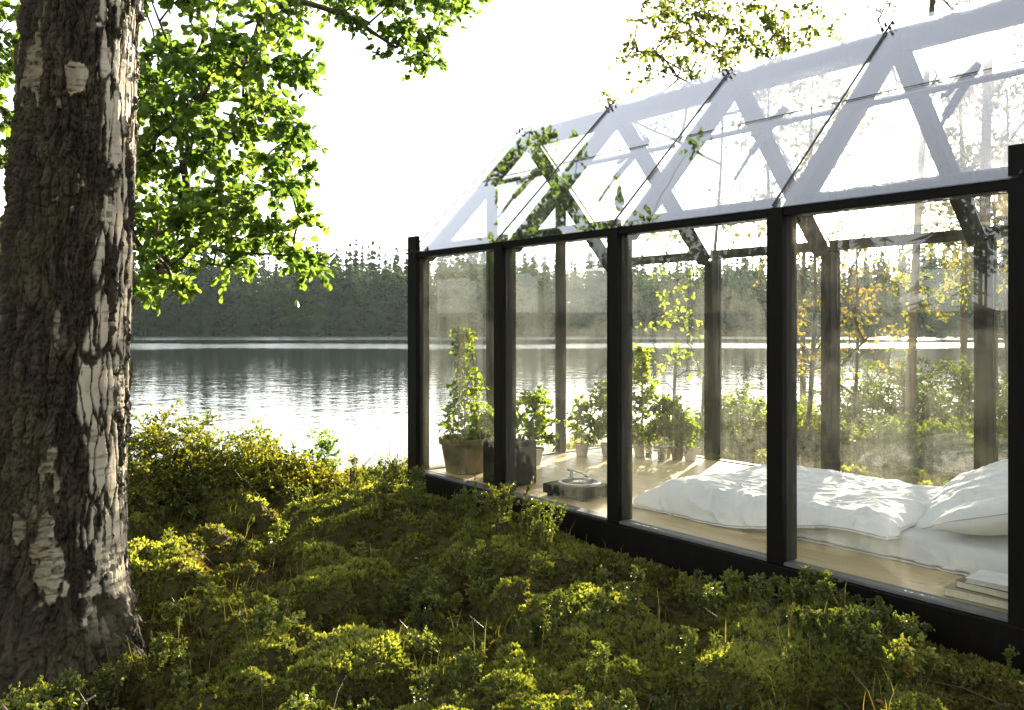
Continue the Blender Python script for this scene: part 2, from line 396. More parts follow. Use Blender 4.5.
def in_poly(x, y, poly):
    c = False; j = len(poly) - 1
    for i in range(len(poly)):
        xi, yi = poly[i]; xj, yj = poly[j]
        if (yi > y) != (yj > y) and x < (xj - xi) * (y - yi) / (yj - yi) + xi: c = not c
        j = i
    return c
def sample_region(poly, n, d0, d1, rng, md):
    xs = [p[0] for p in poly]; ys = [p[1] for p in poly]; out = []
    for _ in range(n * 60):
        x = rng.uniform(min(xs), max(xs)); y = rng.uniform(min(ys), max(ys))
        if not in_poly(x, y, poly): continue
        p = at(x, y, rng.uniform(d0, d1))
        if all(np.linalg.norm(p - q) > md for q in out): out.append(p)
        if len(out) >= n: break
    return out

# ------------------------------------------------------------------ old birch in the foreground
def build_birch():
    rng = np.random.default_rng(4)
    bx, by = at(62, 324, 3.9)[:2]; g0 = float(ground_h(bx, by, False))
    root = thing('birch_tree', 'old birch with a thick furrowed dark trunk and peeling white bark, closest to the viewer', 'tree', (bx, by, g0))
    zs = np.concatenate([np.linspace(-.25, 2.95, 1000), np.linspace(2.97, 8.5, 240)]); nth = 560
    th = np.linspace(-1.5 * math.pi, .5 * math.pi, nth, endpoint=False)
    T, Z = np.meshgrid(th, zs)
    rad = np.interp(zs, [-.25, 0, .25, .6, 1.35, 3.0, 5, 8.5], [.45, .36, .308, .282, .262, .226, .19, .12])[:, None]
    ctr = np.interp(zs, [-.25, 0, 1.35, 3.0, 8.5], [-.075, -.06, .0, .105, .28])[:, None]
    s = T * .29; z = Z
    per = lambda f: f                                              # seam sits on the far side
    wx = .05 * (fbm(s * 4, z * 2, 3, 41) - .5); wz = .10 * (fbm(s * 4 + 9, z * 2, 3, 42) - .5)
    wx = wx + .022 * (fbm(s * 14, z * 7, 3, 61) - .5) * 2; wz = wz * 1.6
    f1, f2, cid = voronoi((s + wx) / .036, (z + wz) / .15, 43)
    g1, g2, gid = voronoi((s + wx * .9) / .013, (z + wz) / .042, 44)
    rdg = (1 - np.abs(2 * vnoise((s + wx) * 26, (z + wz) * 6.5, 62) - 1)) ** 1.5
    fiss = .45 * sstep(.0, .30, f2 - f1) + .55 * sstep(.75, .2, rdg); fin = sstep(0, .35, g2 - g1)
    rough = .6 * fbm(s * 55, z * 18, 4, 45) + .4 * (1 - np.abs(2 * fbm(s * 90 + 4, z * 30, 2, 66) - 1))
    # T = 0 points to the viewer's right, T = 3pi/2 to the viewer
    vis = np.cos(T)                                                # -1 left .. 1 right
    side = sstep(.68, .74, vis + .22 * (fbm(s * 9, z * 2.6, 4, 46) - .5) * 2) * sstep(.02, .42, z + .25 * (fbm(s * 8, z * 0, 2, 52) - .3))
    blotch = fbm(s * 9, z * 3.6, 4, 47) + .05 * sstep(1.9, 2.8, z) - .03 * sstep(.8, .2, z)
    spots = sstep(.675, .71, blotch + .10 * (fbm(s * 45, z * 40, 3, 64) - .5))
    cv = voronoi((s + wx * .8) / .045, (z + wz * .7) / .30, 48)
    crack = sstep(.10, .22, cv[1] - cv[0] + .30 * (fbm(s * 40, z * 12, 3, 63) - .5))
    gap = sstep(.56, .53, fbm(s * 22, z * 3.6, 4, 49))
    white = np.maximum(side * crack * gap, spots * (.40 + .50 * sstep(.35, .55, fbm(s * 20, z * 70, 3, 65))))
    soft = fbm(s * 5, z * 9, 3, 50)
    H = (1 - white) * (-.012 + .024 * fiss * (.5 + .7 * cid) + .009 * fin * (.4 + gid) + .034 * (rough - .55)) + white * (.012 + .006 * (soft - .5) + .003 * (rough - .5))
    H = H * sstep(3.0, 2.9, z) + .015 * sstep(2.9, 3.0, z) + .03 * (fbm(np.cos(T) * 1.2 + 5, z * .9 + np.sin(T), 3, 51) - .5)
    flare = np.maximum(0, np.cos(T * 5 + .8)) * .09 * sstep(.45, -.15, z)
    Rr = rad + H + flare
    X = ctr * RT[0] + Rr * (np.cos(T) * RT[0] + np.sin(T) * FW[0]); Y = ctr * RT[1] + Rr * (np.cos(T) * RT[1] + np.sin(T) * FW[1])
    lent = sstep(.66, .72, fbm(s * 10, z * 75, 3, 53)) * .6 + .25 * sstep(.5, .7, fbm(s * 30, z * 22, 3, 55))
    n1 = fbm(s * 26, z * 9, 4, 54)[..., None]; n2 = fbm(s * 8, z * 3, 3, 56)[..., None]
    dark = np.array([.016, .011, .007]) + n1 * np.array([.13, .098, .060]) * (.5 + cid[..., None] * .5) + (n2 > .6) * np.array([.012, .018, .004])
    dark = dark * .68 * (.55 + .45 * fiss[..., None])
    wc = np.array([.60, .53, .42]) * (.72 + .5 * soft[..., None]) ; wc = wc * (1 - .62 * lent[..., None])
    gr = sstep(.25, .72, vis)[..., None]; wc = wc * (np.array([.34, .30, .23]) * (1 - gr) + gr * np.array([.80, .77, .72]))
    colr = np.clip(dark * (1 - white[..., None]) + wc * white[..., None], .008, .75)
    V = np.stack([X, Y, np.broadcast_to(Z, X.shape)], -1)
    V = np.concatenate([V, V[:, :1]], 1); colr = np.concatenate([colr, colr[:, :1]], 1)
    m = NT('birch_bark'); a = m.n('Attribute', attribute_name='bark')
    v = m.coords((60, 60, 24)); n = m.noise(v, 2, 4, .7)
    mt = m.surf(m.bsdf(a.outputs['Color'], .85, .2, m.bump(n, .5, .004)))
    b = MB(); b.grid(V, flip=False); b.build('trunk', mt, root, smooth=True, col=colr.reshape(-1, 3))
    # limbs and crown, above the top of the picture
    tg = []
    while len(tg) < 46:
        p = np.array([rng.normal(0, 1.3), rng.normal(0, 1.3), rng.uniform(4.6, 9.0)])
        if math.hypot(p[0], p[1]) > .5: tg.append(p)
    seeds = [np.array([0, 0, zz]) + np.append(RT[:2] * np.interp(zz, [1.35, 3, 8.5], [0, .105, .28]), 0) for zz in np.linspace(3.6, 8.45, 16)]
    P, par, ends, paths = skeleton(seeds, tg, rng, .3, .1, .1)
    w = MB(); l = MB(); emit_wood(w, P, par, ends, paths, .012, 6, .5, .07)
    leafage(l, w, tg, rng, 7, .35, 12, .05, .8, droop=.6)
    w.build('limb', M['bark'], root, smooth=True); l.build('crown', M['birch_leaf'], root)
    return bx, by
BIRCH = build_birch()

# ------------------------------------------------------------------ alder by the shore, its crown filling the upper left
def build_alder():
    rng = np.random.default_rng(11)
    b = at(52, 324, 7.6); bx, by = b[:2]; g0 = float(ground_h(bx, by, False))
    O = np.array([bx, by, g0])
    root = thing('alder_tree', 'leafy alder with bright green round leaves overhanging the water, standing behind the thick birch', 'tree', O)
    A = sample_region([(128,-30),(305,-30),(318,40),(300,95),(312,180),(240,215),(128,215)], 92, 5.8, 9.0, rng, .17)
    A += sample_region([(128,205),(300,175),(318,205),(300,235),(330,262),(318,285),(285,262),(262,290),(240,270),(200,262),(180,282),(150,280),(128,255)], 34, 6.0, 8.0, rng, .15)
    A += sample_region([(-120,-40),(30,-40),(26,110),(12,215),(-20,240),(-120,240)], 62, 5.8, 9.0, rng, .2)
    A += sample_region([(30,-30),(130,-30),(130,240),(30,200)], 22, 7.2, 9.2, rng, .25)
    A += sample_region([(285,-40),(470,-40),(476,8),(440,20),(380,8),(345,22),(290,20)], 34, 8.0, 10.4, rng, .2)
    A += sample_region([(388,18),(432,24),(440,50),(412,72),(392,52)], 9, 8.6, 9.6, rng, .14)
    n0 = len(A); k = 0
    while k < 95:
        p = np.array([rng.uniform(-6.5, .4), rng.uniform(-4.5, 2.6), rng.uniform(4.2, 8.5)])
        x, y, z = project(p)
        if y < -45 and x < 470 and p[0] < -1.7 and math.hypot(p[0] + 2.6, p[1] + 1.2) < 4.2: A.append(p); k += 1
    T = [np.array(p) - O for p in A]
    seeds = [np.array([.25 * s * s + .05 * math.sin(5 * s), .5 * s * s, 7.2 * s]) for s in np.linspace(0, 1, 26)]
    P, par, ends, paths = skeleton(seeds, T, rng, .22, .09, .06)
    w = MB(); l = MB(); tr = MB()
    emit_wood(w, P, par, ends, paths, .0042, 6, .5, .06)
    tr.tube(np.array([[0, 0, -.5]] + seeds), np.concatenate([[.2], np.linspace(.15, .04, 26)]), 12)
    leafage(l, w, T, rng, 8, .24, 12, .062, .92, droop=.22, tint=(.2, .65), upn=.7, tv=.10)
    tr.build('trunk', M['bark'], root, smooth=True); w.build('limb', M['twig'], root, smooth=True); l.build('crown', M['alder_leaf'], root)
build_alder()

# ------------------------------------------------------------------ greenhouse
BAY, GW, HE, HR = 1.155, 2.44, 1.757, 2.985
GL = BAY * 4; RX = np.array([1., 0, 0]); RY = np.array([0, 1., 0]); RZ = np.array([0, 0, 1.])
def build_greenhouse():
    root = thing('greenhouse', 'dark timber framed glass house with a pitched glass roof and a pine floor inside', 'greenhouse')
    P = lambda f, name, mat, bevel=.004: f.build(name, M[mat], root, bevel=bevel)
    FB = .30                                   # underside of the base beams
    def one(a, b, name, mat, bevel=.004, t=.5):
        q = MB(); q.box(a, b, t); return P(q, name, mat, bevel)
    # base beams
    one((-.06, -.012, -FB), (GL + .06, .088, -.012), 'base_beam', 'dark_wood'); one((-.06, GW - .045, -FB), (GL + .06, GW + .06, -.012), 'base_beam', 'dark_wood')
    one((-.06, .090, -FB), (.045, GW - .047, -.012), 'base_beam', 'dark_wood'); one((GL - .045, .090, -FB), (GL + .06, GW - .047, -.012), 'base_beam', 'dark_wood')
    # floor boards, one mesh: boards are the pattern of the floor
    q = MB(); rng = np.random.default_rng(2); y = .094
    while y < GW - .055:
        y2 = min(y + .138, GW - .052); x = .05
        while x < GL - .06:
            x2 = min(x + rng.uniform(1.4, 2.6), GL - .05)
            if GL - .05 - x2 < .3: x2 = GL - .05
            q.box((x + .001, y + .0012, -.03), (x2 - .001, y2 - .0012, rng.uniform(-.0012, .0)), rng.random()); x = x2
        y = y2
    m = NT('floor_boards'); a = m.n('Attribute', attribute_name='tint')
    v = m.coords((1.2, 26, 26)); of = m.n('VectorMath', operation='ADD'); m.l(v, of.inputs[0])
    cb = m.n('CombineXYZ'); m.l(m.math('MULTIPLY', a.outputs['Fac'], 37), cb.inputs[0]); m.l(m.math('MULTIPLY', a.outputs['Fac'], 91), cb.inputs[2]); m.l(cb.outputs[0], of.inputs[1])
    n = m.noise(of.outputs[0], 1.0, 5, .6, .8)
    kn = m.n('TexVoronoi'); m.l(of.outputs[0], kn.inputs['Vector']); kn.inputs['Scale'].default_value = .32
    kk = m.ramp(kn.outputs['Distance'], [(.03, 0.35), (.09, 1.0)])
    c = m.ramp(m.math('ADD', m.math('MULTIPLY', n, .75), m.math('MULTIPLY', a.outputs['Fac'], .25)), [(.25, (.47, .335, .16)), (.75, (.66, .52, .29))])
    mu = m.n('MixRGB', blend_type='MULTIPLY'); mu.inputs[0].default_value = 1; m.l(c, mu.inputs[1]); m.l(kk, mu.inputs[2])
    M['floor'] = m.surf(m.bsdf(mu.outputs[0], .42, .4, m.bump(n, .15, .002)))
    P(q, 'floor', 'floor', .0015)
    # glazing sills
    one((.047, .010, -.010), (GL - .047, .088, .006), 'sill', 'sill', .002); one((.047, GW - .043, -.010), (GL - .047, GW + .035, .006), 'sill', 'sill', .002)
    one((-.035, .10, -.010), (.043, GW - .06, .006), 'sill', 'sill', .002)
    # posts: an outer dark face board and an inner paler upright
    pw = .092
    for k in range(5):
        for yy, sg in ((.045, 1), (GW, -1)):
            x = k * BAY; end = k in (0, 4)
            q = MB(); top = HE + (.15 if end else .0)
            o = pw / 2 + (.006 if end else 0)
            q.box((x - o - (.028 if k == 0 else 0), min(yy - sg * .052, yy - sg * .012), -.008 if not end else -.05), (x + o, max(yy - sg * .052, yy - sg * .012), top + (.03 if end else .046)))
            p = P(q, 'post', 'dark_wood')
            q = MB(); q.box((x - pw / 2 + .002, min(yy - sg * .010, yy + sg * .085), .002), (x + pw / 2 - .002, max(yy - sg * .010, yy + sg * .085), HE + .02))
            q.build('upright', M['grey_wood'], p, bevel=.004)
    # eave beams
    for k in range(4):
        for yy, sg in ((.045, 1), (GW, -1)):
            q = MB(); x0 = k * BAY + pw / 2 + .003; x1 = (k + 1) * BAY - pw / 2 - .003
            
            if sg == 1: q.box((x0, yy - .046, HE), (x1, yy + .038, HE + .052))
            else: q.box((x0, GW - .12, HE + .028), (x1, GW - .05, HE + .104))
            P(q, 'eave_beam', 'dark_wood' if sg == 1 else 'grey_wood')
            if sg == 1: q = MB(); q.box((x0, yy + .042, HE + .002), (x1, yy + .085, HE + .112)); P(q, 'wall_plate', 'grey_wood')
    # trusses
    for k in range(5):
        x = k * BAY; xo = x + (.001 if k < 4 else -.001)
        for sg in (1, -1):
            y0 = .045 if sg == 1 else GW - .045; nrm = np.array([0, -sg * .7071, .7071])
            a = np.array([xo, y0 + sg * .05, HE + .05]); b = np.array([xo, GW / 2 - sg * .002, HR - .005])
            q = MB(); q.beam(a - nrm * .055, b - nrm * .055, RX, .085, nrm, .10); P(q, 'rafter', 'grey_wood')
            # dark glazing seal on top of the glass
            sl_ = np.array([0, sg * .7071, .7071]); e_ = np.array([x, y0 - sg * .06, HE]) + nrm * .034; a2 = e_ + sl_ * .036; b2 = e_ + sl_ * ((GW / 2 + .015) * 1.41421 - .03)
            q = MB(); q.beam(a2 + nrm * .007, b2 + nrm * .007, RX, .010, nrm, .010); P(q, 'glazing_seal', 'bead', .002)
            for s_ in (0.0, .05):
                for dx in (-.022, .022):
                    c = b2 + nrm * .016 + (a2 - b2) / np.linalg.norm(a2 - b2) * (.03 + s_); c[0] += dx
                    q = MB(); q.tube([c - nrm * .01, c + nrm * .014], .008, 10); P(q, 'glazing_clip', 'bead', 0)
    for k in range(4):
        x0 = k * BAY + .046; x1 = (k + 1) * BAY - .046
        q = MB(); q.box((x0, GW / 2 - .03, HR - .165), (x1, GW / 2 + .03, HR - .02)); P(q, 'ridge_beam', 'grey_wood')
        for sg in (1, -1):
            y0 = .045 if sg == 1 else GW - .045; nrm = np.array([0, -sg * .7071, .7071]); sl = np.array([0, sg * .7071, .7071])
            e0 = np.array([0, y0 - sg * .06, HE + .000]) + nrm * .030
            Ls = (GW / 2 + .015) * 1.41421 - .02
            mid = .655 * 1.41421
            def pt(x, s): return np.array([x, 0, 0]) + e0 + sl * s
            if sg == 1:
              q = MB(); q.beam(pt(x0, mid - .022) - nrm * .028, pt(x1, mid - .022) - nrm * .028, sl, .022, nrm, .03); P(q, 'purlin', 'grey_wood')
              q = MB(); q.beam(pt(x0 - .035, mid) + nrm * .009, pt(x1 + .035, mid) + nrm * .009, sl, .004, nrm, .004); P(q, 'glazing_bead', 'bead', 0)
            for (s0, s1) in (((.032, mid - .003), (mid + .003, Ls)) if sg == 1 else ((.032, Ls),)):
                q = MB(); xa = k * BAY + .004; xb = (k + 1) * BAY - .004
                q.beam(pt(xa, (s0 + s1) / 2), pt(xb, (s0 + s1) / 2), sl, s1 - s0, nrm, .006); P(q, 'roof_pane', 'roof_glass', 0)
            # window opener arms hang from the purlin
        xm = (k + .5) * BAY
        q = MB(); q.tube([(xm + .01, .93, 2.56), (xm, .60, 2.25)], .022, 10); o = P(q, 'window_opener', 'grey_wood', 0)
        q = MB(); q.tube([(xm, .60, 2.25), (xm, .44, 2.07)], .011, 8); q.build('piston_rod', M['grey_wood'], o)
        q = MB(); q.tube([(xm + .012, .925, 2.57), (xm - .045, .70, 2.38)], .014, 8); q.tube([(xm - .045, .70, 2.38), (xm - .065, .685, 2.38)], .014, 8); q.build('arm', M['grey_wood'], o)
    # wall panes
    for k in range(4):
        for yy in (.041, GW + .004):
            q = MB(); q.box((k * BAY + pw / 2 + .002, yy - .003, .007), ((k + 1) * BAY - pw / 2 - .002, yy + .003, HE - .002)); P(q, 'wall_pane', 'wall_glass' if yy < 1 else 'rear_glass', 0)
    for X in (0, GL):
        ys = [0.135, GW / 3, 2 * GW / 3, GW - .09]
        for j in (1, 2):
            q = MB(); top = HE + ys[1] - .16
            q.box((X - .032, ys[j] - .042, .008), (X + .032, ys[j] + .042, top + .0)); P(q, 'mullion', 'grey_wood')
        for j in range(3):
            a = ys[j] + (.044 if j else .0); b = ys[j + 1] - (.044 if j < 2 else 0)
            q = MB(); q.box((X - .003, a, .008), (X + .003, b, HE - .03)); P(q, 'gable_pane', 'gable_glass', 0)
        # gable triangle above the rail
        q = MB(); pr = [(.11, HE - .026), (GW - .11, HE - .026), (GW - .17, HE + .03), (GW / 2, HR - .24), (.17, HE + .03)]
        n = len(pr); V = [(X - .003, a, b) for a, b in pr] + [(X + .003, a, b) for a, b in pr]
        q.add(V, [np.array([list(range(n))[::-1]]), np.array([list(range(n, 2 * n))]), np.array([(i, (i + 1) % n, n + (i + 1) % n, n + i) for i in range(n)])]); P(q, 'gable_pane', 'roof_glass', 0)
    return root
build_greenhouse()

# ------------------------------------------------------------------ bed
def linen(name, c):
    m = NT(name); v = m.coords(); n = m.noise(v, 9, 5, .6, .6); n2 = m.noise(v, 420, 2)
    h = m.math('ADD', n, m.math('MULTIPLY', n2, .03))
    b = m.bsdf(c, .85, .15, m.bump(h, .35, .02)); t = m.n('BsdfTranslucent'); t.inputs[0].default_value = c + (1,)
    return m.surf(m.mix(.18, b, t.outputs[0]))
M['linen'] = linen('linen', (.85, .84, .82))
M['ticking'] = linen('ticking', (.74, .73, .70))
def wrinkles(x, y, seed):
    wx = x + .22 * (fbm(x * 2.4, y * 2.4, 3, seed) - .5); wy = y + .22 * (fbm(x * 2.4 + 7, y * 2.4, 3, seed + 1) - .5)
    r1 = 1 - np.abs(2 * vnoise(wx * 3.2 + wy * 1.4, wy * 6.5 - wx, seed + 2) - 1)
    r2 = 1 - np.abs(2 * vnoise(wx * 7 - wy * 3, wy * 13 + wx * 2, seed + 3) - 1)
    r3 = 1 - np.abs(2 * vnoise(wx * 15 + wy * 9, wy * 24 - wx * 8, seed + 7) - 1)
    return .38 * r1 ** 2.2 + .34 * r2 ** 2.5 + .20 * r3 ** 3 + .30 * fbm(x * 3, y * 3, 2, seed + 5)
def cloth_slab(name, x0, x1, y0, y1, zb, zt, ew, seed, mat, amp, nx=190, ny=140, wav=.03):
    """a soft padded sheet: rounded edge profile, wrinkled top, its own thickness"""
    u = np.linspace(0, 1, nx); v = np.linspace(0, 1, ny); U, Vv = np.meshgrid(u, v, indexing='ij')
    # crowd samples to the rims
    U = .5 - .5 * np.cos(math.pi * U) * (.55 + .45 * np.abs(np.cos(math.pi * U))); Vv = .5 - .5 * np.cos(math.pi * Vv) * (.55 + .45 * np.abs(np.cos(math.pi * Vv)))
    U = (U - U.min()) / (U.max() - U.min()); Vv = (Vv - Vv.min()) / (Vv.max() - Vv.min())
    wy = wav * (fbm(U * 5, Vv * 0 + seed, 3, seed) - .5) * 2; wx = wav * (fbm(Vv * 5, U * 0 + seed, 3, seed + 3) - .5) * 2
    X = x0 + (x1 - x0) * U + wx * (1 - 2 * U) ** 3; Y = y0 + (y1 - y0) * Vv + wy * (1 - 2 * Vv) ** 3
    d = np.minimum(np.minimum(U * (x1 - x0), (1 - U) * (x1 - x0)), np.minimum(Vv * (y1 - y0), (1 - Vv) * (y1 - y0)))
    a = np.clip(U * (x1 - x0) / ew, 0, 1); b = np.clip((1 - U) * (x1 - x0) / ew, 0, 1); c = np.clip(Vv * (y1 - y0) / ew, 0, 1); e = np.clip((1 - Vv) * (y1 - y0) / ew, 0, 1)
    f = lambda t: np.sqrt(np.maximum(0, 1 - (1 - t) ** 2))
    p = f(a) * f(b) * f(c) * f(e)
    ZB = zb(X, Y); ZT = zt(X, Y)
    Z = ZB + .012 + (ZT - ZB - .012) * p + amp * (wrinkles(X, Y, seed) - .4) * np.clip(p * 1.1, 0, 1)
    ed = np.clip((1 - p) * 1.4, 0, 1) * np.clip(p * 6, 0, 1)
    cx_, cy_ = (x0 + x1) / 2, (y0 + y1) / 2
    tang = np.where(np.minimum(U, 1 - U) * (x1 - x0) < np.minimum(Vv, 1 - Vv) * (y1 - y0), Y, X)
    fd = (1 - np.abs(2 * vnoise(tang * 9 + Z * 5, Z * 6 + seed, seed + 9) - 1)) ** 1.6 - .4
    sx = np.sign(X - cx_) * (np.minimum(U, 1 - U) * (x1 - x0) < ew); sy = np.sign(Y - cy_) * (np.minimum(Vv, 1 - Vv) * (y1 - y0) < ew)
    X = X + sx * ed * fd * amp * 1.1; Y = Y + sy * ed * fd * amp * 1.1
    mb = MB(); top = np.stack([X, Y, Z], -1); bot = np.stack([X, Y, np.minimum(ZB, Z - .002)], -1)
    mb.grid(top, flip=False); mb.grid(bot, flip=True)
    N = nx * ny; idx = np.arange(N).reshape(nx, ny); ring = np.concatenate([idx[:-1, 0], idx[-1, :-1], idx[:0:-1, -1], idx[0, :0:-1]])
    r2 = np.roll(ring, -1); mb.f.append(np.stack([ring, r2, r2 + N, ring + N], -1))
    return mb.build(name, mat, smooth=True)
o = cloth_slab('mattress', 2.36, 4.52, .50, 1.66, lambda x, y: 0 * x + .003, lambda x, y: 0 * x + .135, .05, 61, M['ticking'], .010, 160, 100, .012)
tag(o, 'thin white mattress lying on the pine floor, under the duvet', 'mattress')
def duv_zb(x, y): return .006 + .142 * sstep(.44, .56, y) * sstep(2.30, 2.42, x) * sstep(1.72, 1.64, y) + .128 * sstep(2.75, 3.7, x) * (1 - sstep(.44, .56, y))
o = cloth_slab('duvet', 2.12, 3.86, .37, 1.70, duv_zb, lambda x, y: .208 + .030 * (fbm(x * 1.7, y * 1.7, 2, 71) - .5) - .05 * sstep(2.5, 2.15, x) + .02 * sstep(3.4, 3.8, x), .20, 62, M['linen'], .030, 260, 190, .045)
tag(o, 'rumpled white duvet spread over the low bed inside the greenhouse', 'duvet')
def pillow(name, loc, rot, size, seed, label):
    n = 70; u = np.linspace(-1, 1, n); U, Vv = np.meshgrid(u, u, indexing='ij')
    e = (np.maximum(0, 1 - np.abs(U) ** 2.6) * np.maximum(0, 1 - np.abs(Vv) ** 2.6)) ** .42
    pin = 1 - .07 * (1 - np.abs(U)) * np.abs(Vv) ** 4; pin2 = 1 - .07 * (1 - np.abs(Vv)) * np.abs(U) ** 4
    X = U * size[0] / 2 * pin2; Y = Vv * size[1] / 2 * pin
    w = wrinkles(X * 1.3, Y * 1.3, seed) - .4; mb = MB()
    mb.grid(np.stack([X, Y, e * size[2] / 2 + .034 * w * np.minimum(1, e * 2)], -1)); mb.grid(np.stack([X, Y, -e * size[2] / 2 - .004], -1), flip=True)
    o = mb.build(name, M['linen'], smooth=True); o.location = loc; o.rotation_euler = rot
    return tag(o, label, 'pillow')
pillow('pillow', (4.03, 1.20, .300), (R(8), R(-22), R(8)), (.66, .92, .20), 81, 'large white pillow propped at the head of the bed, beside the rear glass')
pillow('pillow', (4.28, .80, .265), (R(-6), R(-18), R(-6)), (.50, .60, .16), 85, 'small white pillow at the head of the bed, nearer the stacked books')

# ------------------------------------------------------------------ books
M['paper'] = plain('paper', (.62, .55, .40), .9, .1, .12, 60)
def book(x, y, z, w, d, h, rz, cov, label):
    r = thing('book', label, 'book', (x, y, z), rz, 'books stacked by the mattress')
    q = MB(); q.box((-w / 2 + .004, -d / 2 + .005, .0035), (w / 2 - .004, d / 2, h - .0035)); q.build('page_block', M['paper'], r, bevel=.001)
    q = MB(); q.box((-w / 2, -d / 2, 0), (w / 2, d / 2 + .003, .003)); q.box((-w / 2, -d / 2, h - .003), (w / 2, d / 2 + .003, h)); q.box((-w / 2, d / 2 + .0005, .003), (w / 2, d / 2 + .0035, h - .003))
    q.build('cover', cov, r, bevel=.001)
cvA = plain('cover_pale', (.30, .24, .14), .5); cvB = plain('cover_dark', (.10, .09, .07), .5); cvC = plain('cover_white', (.70, .69, .66), .4)
book(4.40, .235, .001, .30, .22, .040, .03, cvA, 'thick pale book at the bottom of the stack on the floor')
book(4.43, .245, .0415, .27, .20, .034, -.04, cvB, 'dark covered book in the middle of the stack on the floor')
book(4.45, .245, .076, .24, .19, .022, .06, cvC, 'white topped book lying on top of the stack on the floor')

# ------------------------------------------------------------------ turntable and speaker box
M['black_wood'] = wood_mat('black_wood', (.008, .0065, .005), (.022, .017, .012), (4, 30, 30), .75, .08, .1)
M['vinyl'] = plain('vinyl', (.012, .012, .012), .6, .15)
M['label_paper'] = plain('label_paper', (.45, .42, .34), .6)
t = thing('turntable', 'dark record player with a silver rimmed platter on the pine floor', 'turntable', (1.60, .36, 0), R(6))
q = MB(); q.box((-.19, -.155, .018), (.19, .155, .085)); q.build('plinth', M['black_wood'], t, bevel=.006)
for sx in (-.15, .15):
    for sy in (-.12, .12):
        q = MB(); q.lathe([(0, 0), (.022, 0), (.02, .0175), (0, .0175)], (sx, sy, 0), 14); q.build('foot', M['vinyl'], t, smooth=False)
q = MB(); q.lathe([(.0, .088), (.146, .088), (.150, .091), (.150, .104), (.146, .107), (.128, .107), (.128, .1035), (0, .1035)], (.03, -.01, 0), 48); pl = q.build('platter', M['steel'], t)
q = MB(); q.lathe([(0, .104), (.125, .104), (.1255, .106), (.05, .1065), (.05, .106), (0, .106)], (.03, -.01, 0), 48); rc = q.build('record', M['vinyl'], pl)
q = MB(); q.lathe([(0, .1068), (.048, .1068), (.048, .1075), (.004, .1075), (.003, .118), (0, .118)], (.03, -.01, 0), 24); q.build('label_disc', M['label_paper'], pl)
q = MB(); q.lathe([(0, .086), (.030, .086), (.030, .10), (.016, .104), (.012, .152), (0, .152)], (-.145, .105, 0), 20)
q.tube([(-.185, .112, .148), (-.145, .105, .150), (.0, .055, .150), (.06, .03, .146)], [.010, .006, .0055, .0055], 8); q.box((.05, .018, .136), (.085, .040, .148)); q.build('tonearm', M['steel'], t, bevel=0)
t = thing('speaker_box', 'dark wooden speaker box standing beside the record player', 'speaker', (.95, .265, 0), R(4))
q = MB(); q.box((-.15, -.14, .004), (.15, .14, .325)); q.build('cabinet', M['black_wood'], t, bevel=.006)
q = MB(); q.box((.1505, -.12, .03), (.158, .12, .30)); q.build('speaker_grille', plain('grille', (.03, .026, .02), .95, .1, .3, 300, .6), t, bevel=.004)

# ------------------------------------------------------------------ hanging lamp
t = thing('hanging_lamp', 'small grey lamp hanging on a thin cord from the ridge', 'lamp', (1.17, 1.22, 2.17))
q = MB(); q.tube([(0, 0, .155), (0, 0, .66)], .0035, 6); q.build('cord', M['bead'], t)
q = MB(); q.lathe([(0, .155), (.012, .155), (.020, .14), (.022, .09), (.030, .075), (.038, .06), (.040, .0), (.036, .0), (.034, .055), (0, .07)], n=24); q.build('lamp_holder', plain('lamp_metal', (.03, .03, .03), .6, .3), t, smooth=True)
q = MB(); q.lathe([(0, -.05), (.018, -.044), (.030, -.022), (.030, 0), (.018, .03), (.014, .055), (0, .055)], n=20); q.build('bulb', plain('bulb_glass', (.6, .6, .58), .15, .5), t, smooth=True)

